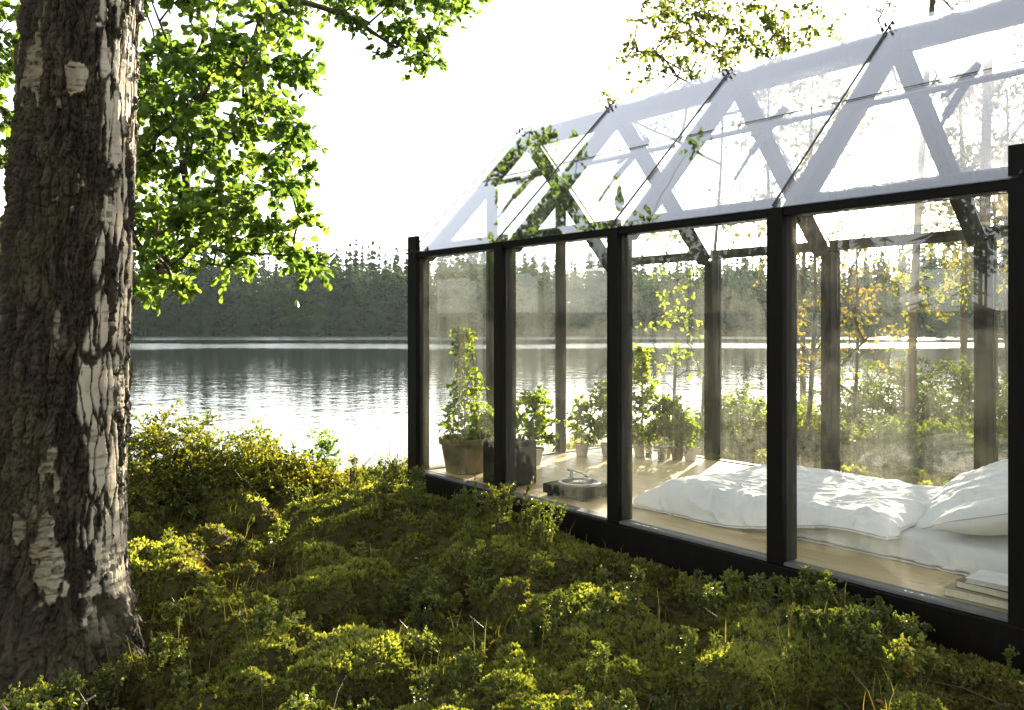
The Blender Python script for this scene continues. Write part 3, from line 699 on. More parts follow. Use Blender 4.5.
# ------------------------------------------------------------------ potted plants inside
M['old_pot'] = plain('old_pot', (.16, .125, .06), .9, .15, .55, 9, .5)
M['pale_pot'] = plain('pale_pot', (.50, .46, .38), .8, .2, .2, 16, .3)
M['soil'] = plain('soil', (.03, .022, .015), .95, .1, .4, 60, .8)
M['cane'] = plain('cane', (.22, .16, .08), .7, .2)
def potted(label, x, y, pr, ph, pot, hgt, spread, ncl, per, leaf, seed, canes=0, group=None, name='potted_plant', mat='pot_leaf', shape='bush'):
    rng = np.random.default_rng(seed); r = thing(name, label, 'potted plant', (x, y, .001), rng.uniform(0, 6), group)
    q = MB(); q.lathe([(0, 0), (pr * .70, 0), (pr * .74, .006), (pr * .94, ph * .82), (pr * 1.03, ph * .83), (pr * 1.05, ph), (pr * .95, ph), (pr * .90, ph * .86), (0, ph * .86)], n=32); q.build('pot', M[pot], r, smooth=False, bevel=.002)
    q = MB(); q.lathe([(0, ph * .93), (pr * .5, ph * .92), (pr * .905, ph * .89)], n=24); q.build('soil', M['soil'], r, smooth=True)
    w = MB(); l = MB(); T = []
    while len(T) < ncl:
        s = rng.random() ** (1.5 if shape == 'cone' else .9); a = rng.uniform(0, 6.283)
        wd = spread * (1 - .80 * s if shape == 'cone' else (.55 + .9 * s * (1 - s) * 1.6)); rr_ = wd * math.sqrt(rng.random())
        T.append(np.array([rr_ * math.cos(a), rr_ * math.sin(a), ph + .03 + s * hgt]))
    P, par, ends, paths = skeleton([np.array([0, 0, ph * .9 + k * hgt * .75 / 6]) for k in range(7)], T, rng, .08, .1, .05)
    emit_wood(w, P, par, ends, paths, .0013, 4, .5); w.tube([(0, 0, ph * .88), (0.004, 0, ph + hgt * .7)], [.004, .0015], 5)
    leafage(l, w, T, rng, 4, .085, per, leaf, .72, droop=.1, twr=.0009, tint=(.2, .8))
    w.build('stem', M['twig'], r); l.build('foliage', M[mat], r)
    for k in range(canes):
        a = k * 2.2 + .4; q = MB(); b = pr * .7
        q.tube([(b * math.cos(a), b * math.sin(a), ph * .7), (b * .35 * math.cos(a), b * .35 * math.sin(a), ph + hgt * 1.0)], .0045, 6); q.build('cane', M['cane'], r)
    return r
potted('big old flowerpot with a tall climbing plant tied to canes, by the corner post', .31, .30, .205, .285, 'old_pot', .84, .22, 60, 7, .036, 5, 3, shape='cone')
PG = 'potted plants along the back of the greenhouse'
potted('leafy light green potted bush behind the dark speaker box', .36, .98, .10, .14, 'pale_pot', .42, .20, 46, 8, .040, 6, 0, PG)
potted('grey green potted plant standing left of the far gable mullion', .24, .62, .09, .13, 'pale_pot', .30, .15, 30, 8, .034, 16, 0, PG)
potted('small dark green plant in a pale pot, leftmost of the row by the back wall', .30, 1.62, .066, .115, 'pale_pot', .34, .13, 28, 8, .034, 7, 0, PG)
potted('tall dark leafy plant in a pale pot, partly hidden by the third front post', .46, 1.80, .07, .12, 'pale_pot', .52, .15, 44, 8, .036, 8, 1, PG)
potted('tallest plant of the back row, climbing a cane in a wide pale pot', .66, 2.03, .085, .125, 'pale_pot', .86, .15, 50, 7, .036, 9, 1, PG, shape='cone')
potted('dense blue green potted plant behind the candle glasses', .82, 2.16, .07, .11, 'pale_pot', .42, .17, 44, 8, .036, 10, 0, PG, mat='shrub_leaf')
potted('bright green herb in a mossy pot, second from the right in the back row', .96, 2.17, .064, .115, 'old_pot', .30, .12, 30, 9, .030, 12, 0, PG)
potted('bright green herb in a round white pot beside the rear post', 1.085, 2.20, .066, .12, 'pale_pot', .22, .10, 30, 9, .024, 13, 0, PG)
def jar_glass():
    m = NT('jar_glass'); g = m.n('BsdfGlass'); g.inputs['IOR'].default_value = 1.35; g.inputs['Color'].default_value = (.97, .98, .94, 1); g.inputs['Roughness'].default_value = .05
    t = m.n('BsdfTransparent'); return m.surf(m.mix(.45, g.outputs[0], t.outputs[0]))
M['jar_glass'] = jar_glass(); M['wax'] = plain('wax', (.8, .74, .6), .5, .3)
for (x, y, h, lab) in ((.80, 1.97, .13, 'taller clear candle glass on the floor before the potted plants'), (.93, 2.00, .10, 'shorter clear candle glass on the floor before the potted plants')):
    t = thing('candle_glass', lab, 'candle holder', (x, y, .001), 0, 'candle glasses on the floor')
    q = MB(); q.lathe([(0, 0), (.036, 0), (.040, .006), (.043, h), (.040, h), (.037, .010), (0, .009)], n=28); q.build('glass', M['jar_glass'], t, smooth=True)
    q = MB(); q.lathe([(0, .0095), (.022, .0095), (.022, .06), (.004, .058), (.0015, .072), (0, .072)], n=18); q.build('candle', M['wax'], t, smooth=False)

# ------------------------------------------------------------------ moss and bilberry cover
def fan_points(rng, n, d0, d1, gamma, wide=1.5):
    d = d0 * (d1 / d0) ** (rng.random(n) ** gamma); lat = rng.uniform(-.62 * wide, .62 * wide, n) * d
    P = CAM[:2] + d[:, None] * FW[:2] + lat[:, None] * RT[:2]
    xs = np.interp(P[:, 1], XS[:, 0], XS[:, 1])
    ok = (P[:, 0] > xs + .1) & ~((P[:, 0] > -.09) & (P[:, 0] < GL + .09) & (P[:, 1] > -.09) & (P[:, 1] < GW + .09))
    ok &= np.hypot(P[:, 0] - BIRCH[0], P[:, 1] - BIRCH[1]) > .36
    return P[ok], d[ok]
def gnormal(x, y):
    e = .03; hx = (ground_h(x + e, y) - ground_h(x - e, y)) / (2 * e); hy = (ground_h(x, y + e) - ground_h(x, y - e)) / (2 * e)
    return norm(np.stack([-hx, -hy, np.ones_like(hx)], -1))
rng = np.random.default_rng(101)
P, D = fan_points(rng, 175000, 2.2, 13.0, 1.25)
z = ground_h(P[:, 0], P[:, 1]); Nn = gnormal(P[:, 0], P[:, 1])
patch = fbm(P[:, 0] * 1.1, P[:, 1] * 1.1, 3, 111); patch2 = fbm(P[:, 0] * 4.5, P[:, 1] * 4.5, 2, 112)
hum = sstep(.3, .75, vnoise(P[:, 0] * 2.3, P[:, 1] * 2.3, 21)) * .6 + sstep(.2, .8, vnoise(P[:, 0] * 5.3 + 3, P[:, 1] * 5.3, 22)) * .4
keep = rng.random(len(P)) < np.clip(.50 + 1.0 * hum * sstep(.35, .5, patch + .05), .45, 1)
P = P[keep]; D = D[keep]; z = z[keep]; Nn = Nn[keep]; patch = patch[keep]; patch2 = patch2[keep]; hum = hum[keep]
k = len(P); nb = 7
sz = rng.uniform(.016, .032, k) * np.clip((D / 3.6) ** .55, .85, 2.0)
tint = np.clip(.06 + .70 * hum + 1.3 * (patch - .5) + .9 * (patch2 - .5) + rng.normal(0, .13, k), 0, 1)
az = rng.uniform(0, 6.283, (k, nb)); tl = rng.uniform(.25, 1.05, (k, nb)); tl[:, 0] = .1
ref = norm(np.cross(Nn, np.array([.3, .9, .1]))); ref2 = np.cross(Nn, ref)
dirs = Nn[:, None] * np.cos(tl)[..., None] + np.sin(tl)[..., None] * (np.cos(az)[..., None] * ref[:, None] + np.sin(az)[..., None] * ref2[:, None])
sdv = norm(np.cross(dirs, rng.normal(0, 1, (k, nb, 3))))
B = np.stack([P[:, 0], P[:, 1], z - .004], -1)[:, None]
L = (sz[:, None] * rng.uniform(.7, 1.25, (k, nb)))[..., None]
V = np.stack([B + dirs * L * .15 - sdv * L * .13, B + dirs * L * .5 + sdv * L * .24, B + dirs * L, B + dirs * L * .6 - sdv * L * .24], 2)
mb = MB(); mb.add(V.reshape(-1, 3), np.arange(k * nb * 4).reshape(-1, 4), np.repeat(tint, nb * 4))
tag(mb.build('moss_carpet', M['moss']), 'cushions of olive and yellow green moss over the forest floor', 'moss', kind='stuff')

def sprig_template(rng, hgt, nst, leaf, spread):
    """one bilberry bush: leaf arrays and stems"""
    w = MB(); Ls = []
    for s in range(nst):
        a = rng.uniform(0, 6.283); ln = rng.uniform(.2, 1.0) * spread; h = hgt * rng.uniform(.55, 1.1)
        b = np.array([math.cos(a), math.sin(a), 0]) * ln * .35; e = np.array([math.cos(a), math.sin(a), 0]) * ln + np.array([0, 0, h]); m = (b + e) / 2 + np.array([0, 0, .12 * h])
        b[2] = -.05
        tw = [(b, m, e)]
        for j in range(3):
            s0 = m + (e - m) * rng.uniform(0, .8); d = norm(rng.normal(0, 1, 3) * np.array([1, 1, .5]) + np.array([0, 0, .7])); tw.append((s0, s0 + d * h * .18, s0 + d * h * rng.uniform(.25, .42)))
        for (p, q_, r_) in tw:
            w.tube([p, q_, r_], [.0018, .0014, .0008], 3, cap=False)
            nl = int(np.linalg.norm(r_ - p) / (leaf * .42)) + 3
            for t_ in np.linspace(.30 if p is b else .1, 1.0, nl):
                pt = (1 - t_) ** 2 * p + 2 * t_ * (1 - t_) * q_ + t_ * t_ * r_
                Ls.append((pt, norm(rng.normal(0, 1, 3) + np.array([0, 0, .15]) + .5 * norm(r_ - p)), rng.normal(0, .45, 3) + np.array([0, 0, 1.0]), leaf * rng.uniform(.65, 1.2)))
    return w, [np.array([l[i] for l in Ls]) for i in range(4)]
# low cover: many small sprigs merged (nobody could count them)
rng = np.random.default_rng(202)
tmpl = [sprig_template(np.random.default_rng(300 + i), (.085, .07, .11, .085, .06, .13)[i], 4, (.015, .017, .020, .024, .028, .019)[i], (.07, .06, .08, .07, .06, .05)[i]) for i in range(6)]
P, D = fan_points(rng, 7500, 2.4, 13, 1.15)
pat = fbm(P[:, 0] * .9 + 4, P[:, 1] * .9, 3, 121); keep = rng.random(len(P)) < sstep(.46, .60, pat) * .95 + .05
P = P[keep]; D = D[keep]; mb = MB(); ms = MB(); zz = ground_h(P[:, 0], P[:, 1])
which = rng.integers(0, 6, len(P)); ang = rng.uniform(0, 6.283, len(P)); scl = rng.uniform(.45, 1.3, len(P)) * np.clip((D / 4) ** .3, .9, 1.5)
for ti in range(6):
    w, (lp, ld, ln, lsz) = tmpl[ti]; ix = np.where(which == ti)[0]; n_ = len(ix); c = np.cos(ang[ix]); s = np.sin(ang[ix])
    def rot(v):
        x = v[None, :, 0] * c[:, None] - v[None, :, 1] * s[:, None]; y = v[None, :, 0] * s[:, None] + v[None, :, 1] * c[:, None]
        return np.stack([x, y, np.broadcast_to(v[None, :, 2], x.shape)], -1)
    base = np.stack([P[ix, 0], P[ix, 1], zz[ix] + .012], -1)[:, None]
    pp = rot(lp) * scl[ix][:, None, None] + base
    tb = np.clip(.45 + .5 * (fbm(P[ix, 0] * 2, P[ix, 1] * 2, 2, 122) - .5) * 2 + rng.normal(0, .12, n_), 0, .97)
    mb.leaves(pp.reshape(-1, 3), rot(ld).reshape(-1, 3), rot(ln).reshape(-1, 3), (lsz[None] * scl[ix][:, None]).ravel(), .62, np.clip(np.repeat(tb, len(lp)) + rng.normal(0, .08, n_ * len(lp)), 0, 1))
o = mb.build('bilberry_cover', M['bilberry_leaf']); tag(o, 'low bilberry leaves scattered thickly through the moss', 'ground cover', kind='stuff')
# fallen twigs and dry stems in the moss
mb = MB(); P, D = fan_points(rng, 420, 2.4, 8, 1.0)
for (x, y) in P:
    a = rng.uniform(0, 6.283); L_ = rng.uniform(.05, .28); z0 = float(ground_h(x, y)); x2 = x + L_ * math.cos(a); y2 = y + L_ * math.sin(a); z2 = float(ground_h(x2, y2)) + rng.uniform(0, .05)
    mb.tube([(x, y, z0 + .01), ((x + x2) / 2 + rng.normal(0, .01), (y + y2) / 2, (z0 + z2) / 2 + .03), (x2, y2, z2 + .015)], [.0028, .0024, .001], 4)
tag(mb.build('twig_litter', M['twig']), 'thin fallen twigs lying in the moss', 'twigs', kind='stuff')

rng = np.random.default_rng(909); mb = MB(); P, D = fan_points(rng, 330, 2.5, 9, 1.0); k = len(P)
mb.leaves(np.stack([P[:, 0], P[:, 1], ground_h(P[:, 0], P[:, 1]) + rng.uniform(.012, .035, k)], -1), rng.normal(0, 1, (k, 3)) * np.array([1, 1, .3]), rng.normal(0, .35, (k, 3)) + np.array([0, 0, 1]), rng.uniform(.018, .042, k), .75, rng.random(k))
M['litter'] = leaf_mat('litter', [(0, (.12, .06, .025)), (.5, (.24, .14, .05)), (1, (.36, .27, .08))], .2, (1.2, 1.1, .8), .7, .2)
tag(mb.build('leaf_litter', M['litter']), 'scattered dry fallen leaves on the moss', 'fallen leaves', kind='stuff')
p0, p1, p2 = at(-25, 630, 3.15), at(38, 648, 3.0), at(95, 690, 2.85); br = []
for t_ in np.linspace(0, 1, 12):
    q_ = (1 - t_) ** 2 * p0 + 2 * t_ * (1 - t_) * p1 + t_ * t_ * p2; br.append([q_[0], q_[1], float(ground_h(q_[0], q_[1])) + .15 + .01 * math.sin(9 * t_)])
mb = MB(); mb.tube(br, np.linspace(.008, .004, 12), 7); mb.tube([br[5], [br[5][0] + .05, br[5][1] + .05, br[5][2] + .05], [br[5][0] + .12, br[5][1] + .06, br[5][2] + .06]], [.005, .004, .002], 5)
tag(mb.build('fallen_branch', plain('dead_wood', (.22, .17, .11), .85, .2), smooth=True), 'bare pale fallen branch lying at the foot of the old birch', 'branch')

rng = np.random.default_rng(915); mb = MB(); P, D = fan_points(rng, 5200, 2.5, 10, 1.0); ok = vnoise(P[:, 0] * 1.4 + 8, P[:, 1] * 1.4, 91) > .56; P = P[ok]; k = len(P)
hh = rng.uniform(.06, .20, k); a = rng.uniform(0, 6.283, k); ln = rng.uniform(.2, .8, k) * hh; zz = ground_h(P[:, 0], P[:, 1])
dv = np.stack([np.cos(a), np.sin(a), 0 * a], -1); sv_ = np.stack([-np.sin(a), np.cos(a), 0 * a], -1) * .0016
b0 = np.stack([P[:, 0], P[:, 1], zz], -1); m0 = b0 + np.array([0, 0, .6]) * hh[:, None] + dv * (ln * .35)[:, None]; e0 = b0 + np.array([0, 0, .95]) * hh[:, None] + dv * ln[:, None]
V = np.stack([b0 - sv_, b0 + sv_, m0 + sv_ * .8, e0, m0 - sv_ * .8], 1); idx = np.arange(k)[:, None] * 5
mb.add(V.reshape(-1, 3), [np.concatenate([idx + 0, idx + 1, idx + 2, idx + 4], 1), np.concatenate([idx + 4, idx + 2, idx + 3], 1)], np.repeat(rng.random(k), 5))
tag(mb.build('woodland_grass', M['grass']), 'thin grass blades scattered through the moss', 'grass', kind='stuff')

# individual bilberry shrubs: four kinds, copied
protos = []
for i, (h, n_, lf, sp) in enumerate([(.20, 9, .023, .15), (.26, 11, .022, .19), (.15, 7, .025, .13), (.30, 9, .024, .17)]):
    w, (lp, ld, ln, lsz) = sprig_template(np.random.default_rng(400 + i), h, n_, lf, sp)
    r = thing('bilberry_shrub', 'bilberry shrub', 'shrub', (0, 0, 0), 0, 'bilberry shrubs in the moss')
    w.build('stem', M['twig'], r); q = MB(); rg = np.random.default_rng(500 + i)
    q.leaves(lp, ld, ln, lsz, .62, np.clip(.5 + rg.normal(0, .17, len(lp)), 0, .96)); q.build('foliage', M['bilberry_leaf'], r); protos.append([r, False])
def shrub_at(i, x, y, rz, sc, label):
    z0 = float(ground_h(x, y)) - .01; p = protos[i]
    if not p[1]:
        p[1] = True; p[0].location = (x, y, z0); p[0].rotation_euler = (0, 0, rz); p[0].scale = (sc, sc, sc); p[0]['label'] = label; return p[0]
    return dup(p[0], (x, y, z0), rz, sc, label)
spots = [(800,620,4.0,2),(832,630,3.85,0),(868,635,3.72,2),(700,585,4.6,2),(740,600,4.4,0),(290,640,4.0,2),(310,625,4.2,0),(270,660,3.8,2),(160,650,3.75,0),(185,690,3.4,2),(330,560,5.2,0),(250,570,5.2,2),
         (420,640,3.9,2),(560,640,3.9,0),(360,690,3.4,2),(660,700,3.4,2),(960,670,3.3,2),(150,480,6.6,0),(190,520,6.2,2),(380,520,6.2,0),(60,690,3.3,2),(20,660,3.6,0),(110,660,3.5,0),(470,690,3.35,0),(760,660,3.75,2),(900,640,3.55,0)]
wallside = [(-.2,-.25,0),(.12,-.30,1),(.45,-.24,0),(.70,-.40,1),(1.0,-.28,0),(1.3,-.34,3),(1.55,-.26,1),(1.78,-.40,3),(2.0,-.30,1),(1.2,-.62,0),(1.7,-.66,0),(2.15,-.46,0),(.5,-.6,2)]
rg = np.random.default_rng(77)
LABG = 'low bilberry shrub with small oval green leaves growing in the moss'
for (px, py, dep, i) in spots:
    p = at(px, py, dep); shrub_at(i, p[0], p[1], rg.uniform(0, 6.28), (.6 if px > 690 else .85) * rg.uniform(.8, 1.15), LABG)
for (x, y, i) in wallside:
    shrub_at(i, x, y, rg.uniform(0, 6.28), rg.uniform(.7, .95), LABG)

# ------------------------------------------------------------------ shrubs on the bank and behind the greenhouse
def shrub(name, label, px, dep, rad, hgt, ncl, per, leaf, mat, seed, tint=(.2, .8), cat='shrub', group=None, twigs=5, tl=.16, flat=False):
    rng = np.random.default_rng(seed); p = at(px, 400, dep); z0 = float(ground_h(p[0], p[1]))
    r = thing(name, label, cat, (p[0], p[1], z0 - .02), 0, group); T = []
    while len(T) < ncl:
        v = rng.normal(0, 1, 3); v[2] = abs(v[2]); v = norm(v) * rng.uniform(.55, 1.05); T.append(np.array([v[0] * rad, v[1] * rad, .06 + v[2] * hgt * rng.uniform(.7, 1.1)]))
    w = MB(); l = MB(); P, par, ends, paths = skeleton([np.array([0, 0, k * hgt * .12]) for k in range(4)], T, rng, .15, .1, .1)
    emit_wood(w, P, par, ends, paths, .0025, 4, .5); leafage(l, w, T, rng, twigs, tl, per, leaf, .62, droop=-.25, tint=tint, twr=.0013)
    w.build('stem', M['twig'], r); l.build('foliage', M[mat], r); return r
BG = 'yellowing shrubs on the lake bank'
bank = [(120,6.6,.55,.70,'tall yellowing shrub on the bank right behind the birch trunk',.3),(165,7.0,.5,.62,'olive shrub on the bank, second from the birch trunk',.2),(205,7.1,.48,.52,'bright yellow green shrub at the middle of the bank',.45),
        (250,7.3,.45,.42,'low golden shrub on the bank slope before the bright water',.5),(292,7.5,.38,.30,'small yellow shrub low on the bank, nearest the greenhouse',.55),(60,6.9,.6,.75,'dark olive shrub on the bank hidden behind the birch',.1),(-30,6.6,.6,.7,'olive shrub on the bank left of the birch',.2)]
for i, (px, dep, ra, h, lab, tb) in enumerate(bank):
    shrub('bank_shrub', lab, px, dep, ra, h, 100, 9, .030, 'bank_leaf', 600 + i, (tb - .15, tb + .4), group=BG)
for i, (px, dep, lab) in enumerate([(210, 7.6, 'young green sapling rising from the bank shrubs, left one'), (262, 7.7, 'young green sapling rising from the bank shrubs, middle one'), (325, 7.9, 'thin green sapling on the bank closest to the greenhouse')]):
    shrub('sapling', lab, px, dep, .15, .62 - .05 * i, 16, 7, .04, 'alder_leaf', 640 + i, (.3, .8), 'sapling', 'saplings on the lake bank', 4)
for i, (px, dep, lab) in enumerate([(346, 7.5, 'wispy weed on the bank edge, farthest from the greenhouse corner'), (368, 7.6, 'wispy weed on the bank edge, the middle one of three'), (392, 7.6, 'wispy weed on the bank edge right beside the greenhouse corner post')]):
    shrub('weed', lab, px, dep, .16, .36, 12, 3, .020, 'bank_leaf', 660 + i, (.3, .9), 'weed', 'wispy weeds on the bank edge', 3, .12)
# shore grass
rng = np.random.default_rng(650); mb = MB(); k = 2600
yy = rng.uniform(-3.2, 9, k); xx = np.interp(yy, XS[:, 0], XS[:, 1]) + rng.normal(.15, .45, k)
ok = ~((xx > -.12) & (yy > -.1) & (yy < GW + .1)); xx = xx[ok]; yy = yy[ok]; k = len(xx); zz = ground_h(xx, yy); hh = rng.uniform(.18, .62, k) * np.where(vnoise(xx * 1.5, yy * 1.5, 9) > .5, 1, .6)
a = rng.uniform(0, 6.283, k); ln = rng.uniform(.05, .4, k) * hh; dv = np.stack([np.cos(a), np.sin(a), 0 * a], -1); sv_ = np.stack([-np.sin(a), np.cos(a), 0 * a], -1) * .0032
b0 = np.stack([xx, yy, zz - .02], -1); m0 = b0 + np.array([0, 0, .6]) * hh[:, None] + dv * (ln * .35)[:, None]; e0 = b0 + np.array([0, 0, 1.]) * hh[:, None] + dv * ln[:, None]
V = np.stack([b0 - sv_, b0 + sv_, m0 + sv_ * .8, e0, m0 - sv_ * .8], 1); idx = np.arange(k)[:, None] * 5
mb.add(V.reshape(-1, 3), [np.concatenate([idx + 0, idx + 1, idx + 2, idx + 4], 1), np.concatenate([idx + 4, idx + 2, idx + 3], 1)], np.repeat(rng.random(k), 5))
tag(mb.build('shore_grass', M['grass']), 'thin dry grass along the edge of the lake bank', 'grass', kind='stuff')
RG = 'shrubs behind the greenhouse'
rear = [(742,10.2,.65,.62,'shrub_leaf','loose light green shrub behind the second rear post',.55),(785,10.8,.7,.7,'shrub_leaf','yellow green shrub left of the twin thin trunks',.6),(815,9.6,.55,.45,'bank_leaf','low olive shrub at the foot of the twin thin trunks',.3),
        (860,12.3,.75,.92,'shrub_leaf','dark green shrub just left of the slender pine',.15),(895,12.8,.8,1.0,'shrub_leaf','large dark shrub behind the slender pine',.1),(938,12.2,.85,1.05,'shrub_leaf','broad dark shrub between the slender pine and the thick pine',.12),(985,12.0,.8,.85,'shrub_leaf','dark shrub at the foot of the thick pine',.15),
        (850,9.6,.55,.34,'shrub_leaf','low pale green plant clump behind the bed foot',.5),(895,9.3,.6,.38,'shrub_leaf','feathery pale green plant clump behind the middle of the bed',.55),(935,9.2,.5,.46,'shrub_leaf','tallest pale green plant clump behind the pillows',.55),(975,9.0,.6,.4,'shrub_leaf','pale green plant clump behind the last rear post',.45),
        (1040,9.5,.8,.8,'shrub_leaf','green shrub beyond the right end of the greenhouse',.3),(700,9.8,.4,.4,'shrub_leaf','small leafy shrub behind the pots, left of the second rear post',.6)]
for i, (px, dep, ra, h, mt, lab, tb) in enumerate(rear):
    shrub('shrub', lab, px, dep, ra, h, 120, 9, .040, mt, 700 + i, (max(0, tb - .15), tb + .3), group=RG, tl=.17)

# ------------------------------------------------------------------ trees behind the greenhouse
def leafy_tree(name, label, px, dep, hgt, lean, crown, ncl, mat, leaf, seed, r0=.03, twigs=5, per=8, tint=(.2, .8), tlen=.22, droop=.4):
    rng = np.random.default_rng(seed); p = at(px, 400, dep); z0 = float(ground_h(p[0], p[1])) - .05; O = np.array([p[0], p[1], z0])
    r = thing(name, label, 'tree', O); T = []
    for _ in range(ncl):
        z, a, b = crown(rng); a_ = rng.uniform(0, 6.283); rr_ = b * math.sqrt(rng.uniform(.05, 1)); s = z / hgt
        T.append(np.array([lean[0] * s + rr_ * math.cos(a_), lean[1] * s + rr_ * math.sin(a_), z]))
    seeds = [np.array([lean[0] * s + .03 * math.sin(7 * s + seed), lean[1] * s + .03 * math.cos(5 * s + seed), hgt * s]) for s in np.linspace(0, .95, 18)]
    P, par, ends, paths = skeleton(seeds, T, rng, .2, .1, .12); w = MB(); l = MB(); t = MB()
    emit_wood(w, P, par, ends, paths, .0032, 5, .5, r0 * .6); t.tube(seeds, np.linspace(r0, r0 * .25, 18), 10)
    leafage(l, w, T, rng, twigs, tlen, per, leaf, .8, droop=droop, tint=tint, twr=.0015)
    t.build('trunk', M['bark'], r, smooth=True); w.build('limb', M['twig'], r, smooth=True); l.build('crown', M[mat], r)
def cr(z0, z1, w0, w1): 
    def f(rng):
        s = rng.random() ** .8; return z0 + (z1 - z0) * s, 0, w0 + (w1 - w0) * s
    return f
RTl = RT[:2]
leafy_tree('young_birch', 'young birch with a spreading top that rises above the roof ridge', 704, 10.6, 5.45, RTl * .25, cr(4.2, 5.9, 1.7, 1.0), 120, 'birch_leaf', .050, 801, .035, 6, 8, (0, .6))
leafy_tree('young_birch', 'slim yellow green sapling seen between the third front post and the second rear post', 676, 10.2, 2.9, RTl * -.1, cr(.9, 2.9, .45, .3), 40, 'pot_leaf', .05, 802, .025, 3, 5, (.4, .95))
leafy_tree('young_birch', 'thin young birch with autumn yellow leaves, left of the third rear post', 808, 9.6, 4.6, RTl * .1, cr(1.1, 4.3, 1.0, .7), 64, 'yellow_leaf', .046, 803, .03, 4, 6, (.1, .9))
leafy_tree('young_birch', 'young birch with scattered golden leaves, right of the third rear post', 850, 10.6, 4.2, RTl * .2, cr(.9, 3.6, 1.1, .6), 64, 'yellow_leaf', .046, 804, .026, 4, 6, (.2, 1))
leafy_tree('broad_birch', 'broad thin leaved birch filling the sky behind the roof glass', 800, 16.5, 8.2, RTl * .2, cr(5.0, 8.2, 2.2, 1.1), 90, 'birch_leaf', .065, 805, .07, 5, 7, tlen=.32)
leafy_tree('broad_birch', 'loose birch crown beyond the thick pine on the right', 1010, 15.5, 6.2, RTl * -.1, cr(1.8, 6.2, 2.0, 1.0), 170, 'birch_leaf', .07, 806, .07, 6, 9, tlen=.32)
leafy_tree('broad_birch', 'tall birch with fine sparse leaves far behind the last rear post', 1000, 21, 9.5, RTl * -.2, cr(5.8, 9.5, 2.6, 1.4), 130, 'birch_leaf', .075, 807, .08, 6, 7, tlen=.38)

def pine(label, px, dep, hgt, r0, seed, crown0, crown1, spread, ncl, lean=(0, 0)):
    rng = np.random.default_rng(seed); p = at(px, 400, dep); z0 = float(ground_h(p[0], p[1])) - .08
    r = thing('pine_tree', label, 'tree', (p[0], p[1], z0)); t = MB(); w = MB(); l = MB()
    seeds = [np.array([lean[0] * s + .04 * math.sin(6 * s + seed), lean[1] * s + .04 * math.sin(4 * s), hgt * s]) for s in np.linspace(0, 1, 30)]
    t.tube(seeds, np.linspace(r0, r0 * .3, 30) + np.exp(-np.linspace(0, 1, 30) * 40) * r0 * .4, 14)
    T = []
    for _ in range(ncl):
        s = rng.random(); z = crown0 + (crown1 - crown0) * s; a = rng.uniform(0, 6.283); b = spread * (1 - .6 * s) * math.sqrt(rng.uniform(.1, 1)); T.append(np.array([b * math.cos(a) + lean[0] * z / hgt, b * math.sin(a) + lean[1] * z / hgt, z]))
    P, par, ends, paths = skeleton(seeds, T, rng, .25, .08, -.05); emit_wood(w, P, par, ends, paths, .004, 5, .5, r0 * .35)
    for _ in range(8):                                              # dead lower branches
        z = rng.uniform(.8, crown0 + .5); a = rng.uniform(0, 6.283); L_ = rng.uniform(.3, .9); d = np.array([math.cos(a), math.sin(a), -.15])
        q = MB(); q.tube([np.array([lean[0] * z / hgt, lean[1] * z / hgt, z]), d * L_ * .6 + [0, 0, z + .03], d * L_ + [0, 0, z - .05]], [.008, .005, .002], 5); q.build('dead_branch', M['pine_bark'], r, smooth=True)
    for tg in T:
        tb = rng.uniform(.2, .8); k = 6
        for _ in range(k):
            c = tg + rng.normal(0, .13, 3) * np.array([1, 1, .6]); n_ = 26
            d = norm(rng.normal(0, 1, (n_, 3)) + np.array([0, 0, .5])); L_ = rng.uniform(.06, .11, n_)[:, None]; s_ = norm(np.cross(d, rng.normal(0, 1, (n_, 3)))) * .0035
            V = np.stack([c - s_, c + s_, c + d * L_ + s_ * .5, c + d * L_ - s_ * .5], 1); l.add(V.reshape(-1, 3), np.arange(n_ * 4).reshape(-1, 4), np.repeat(np.clip(tb + rng.normal(0, .15, n_), 0, 1), 4))
    t.build('trunk', M['pine_bark'], r, smooth=True); w.build('limb', M['twig'], r, smooth=True); l.build('crown', M['needle'], r)
pine('slender straight pine seen through the last bay, right of the third rear post', 907, 11.2, 9.0, .062, 901, 4.2, 9.0, 1.25, 60, tuple(RT[:2] * .5))
pine('thick pine trunk standing behind the last rear post', 986, 13.2, 11.0, .10, 902, 3.3, 11.0, 1.7, 80)
pine('far pine whose brown tip shows above the ridge at top right', 962, 18.5, 9.4, .10, 903, 6.4, 9.4, 1.3, 40)
pine('pine to the right of the greenhouse with low needle branches', 1075, 14.0, 9.5, .10, 904, 2.6, 9.5, 1.7, 80)
pine('short pine with a thin trunk behind the birch saplings', 770, 15.0, 6.6, .06, 905, 4.0, 6.6, .8, 26)

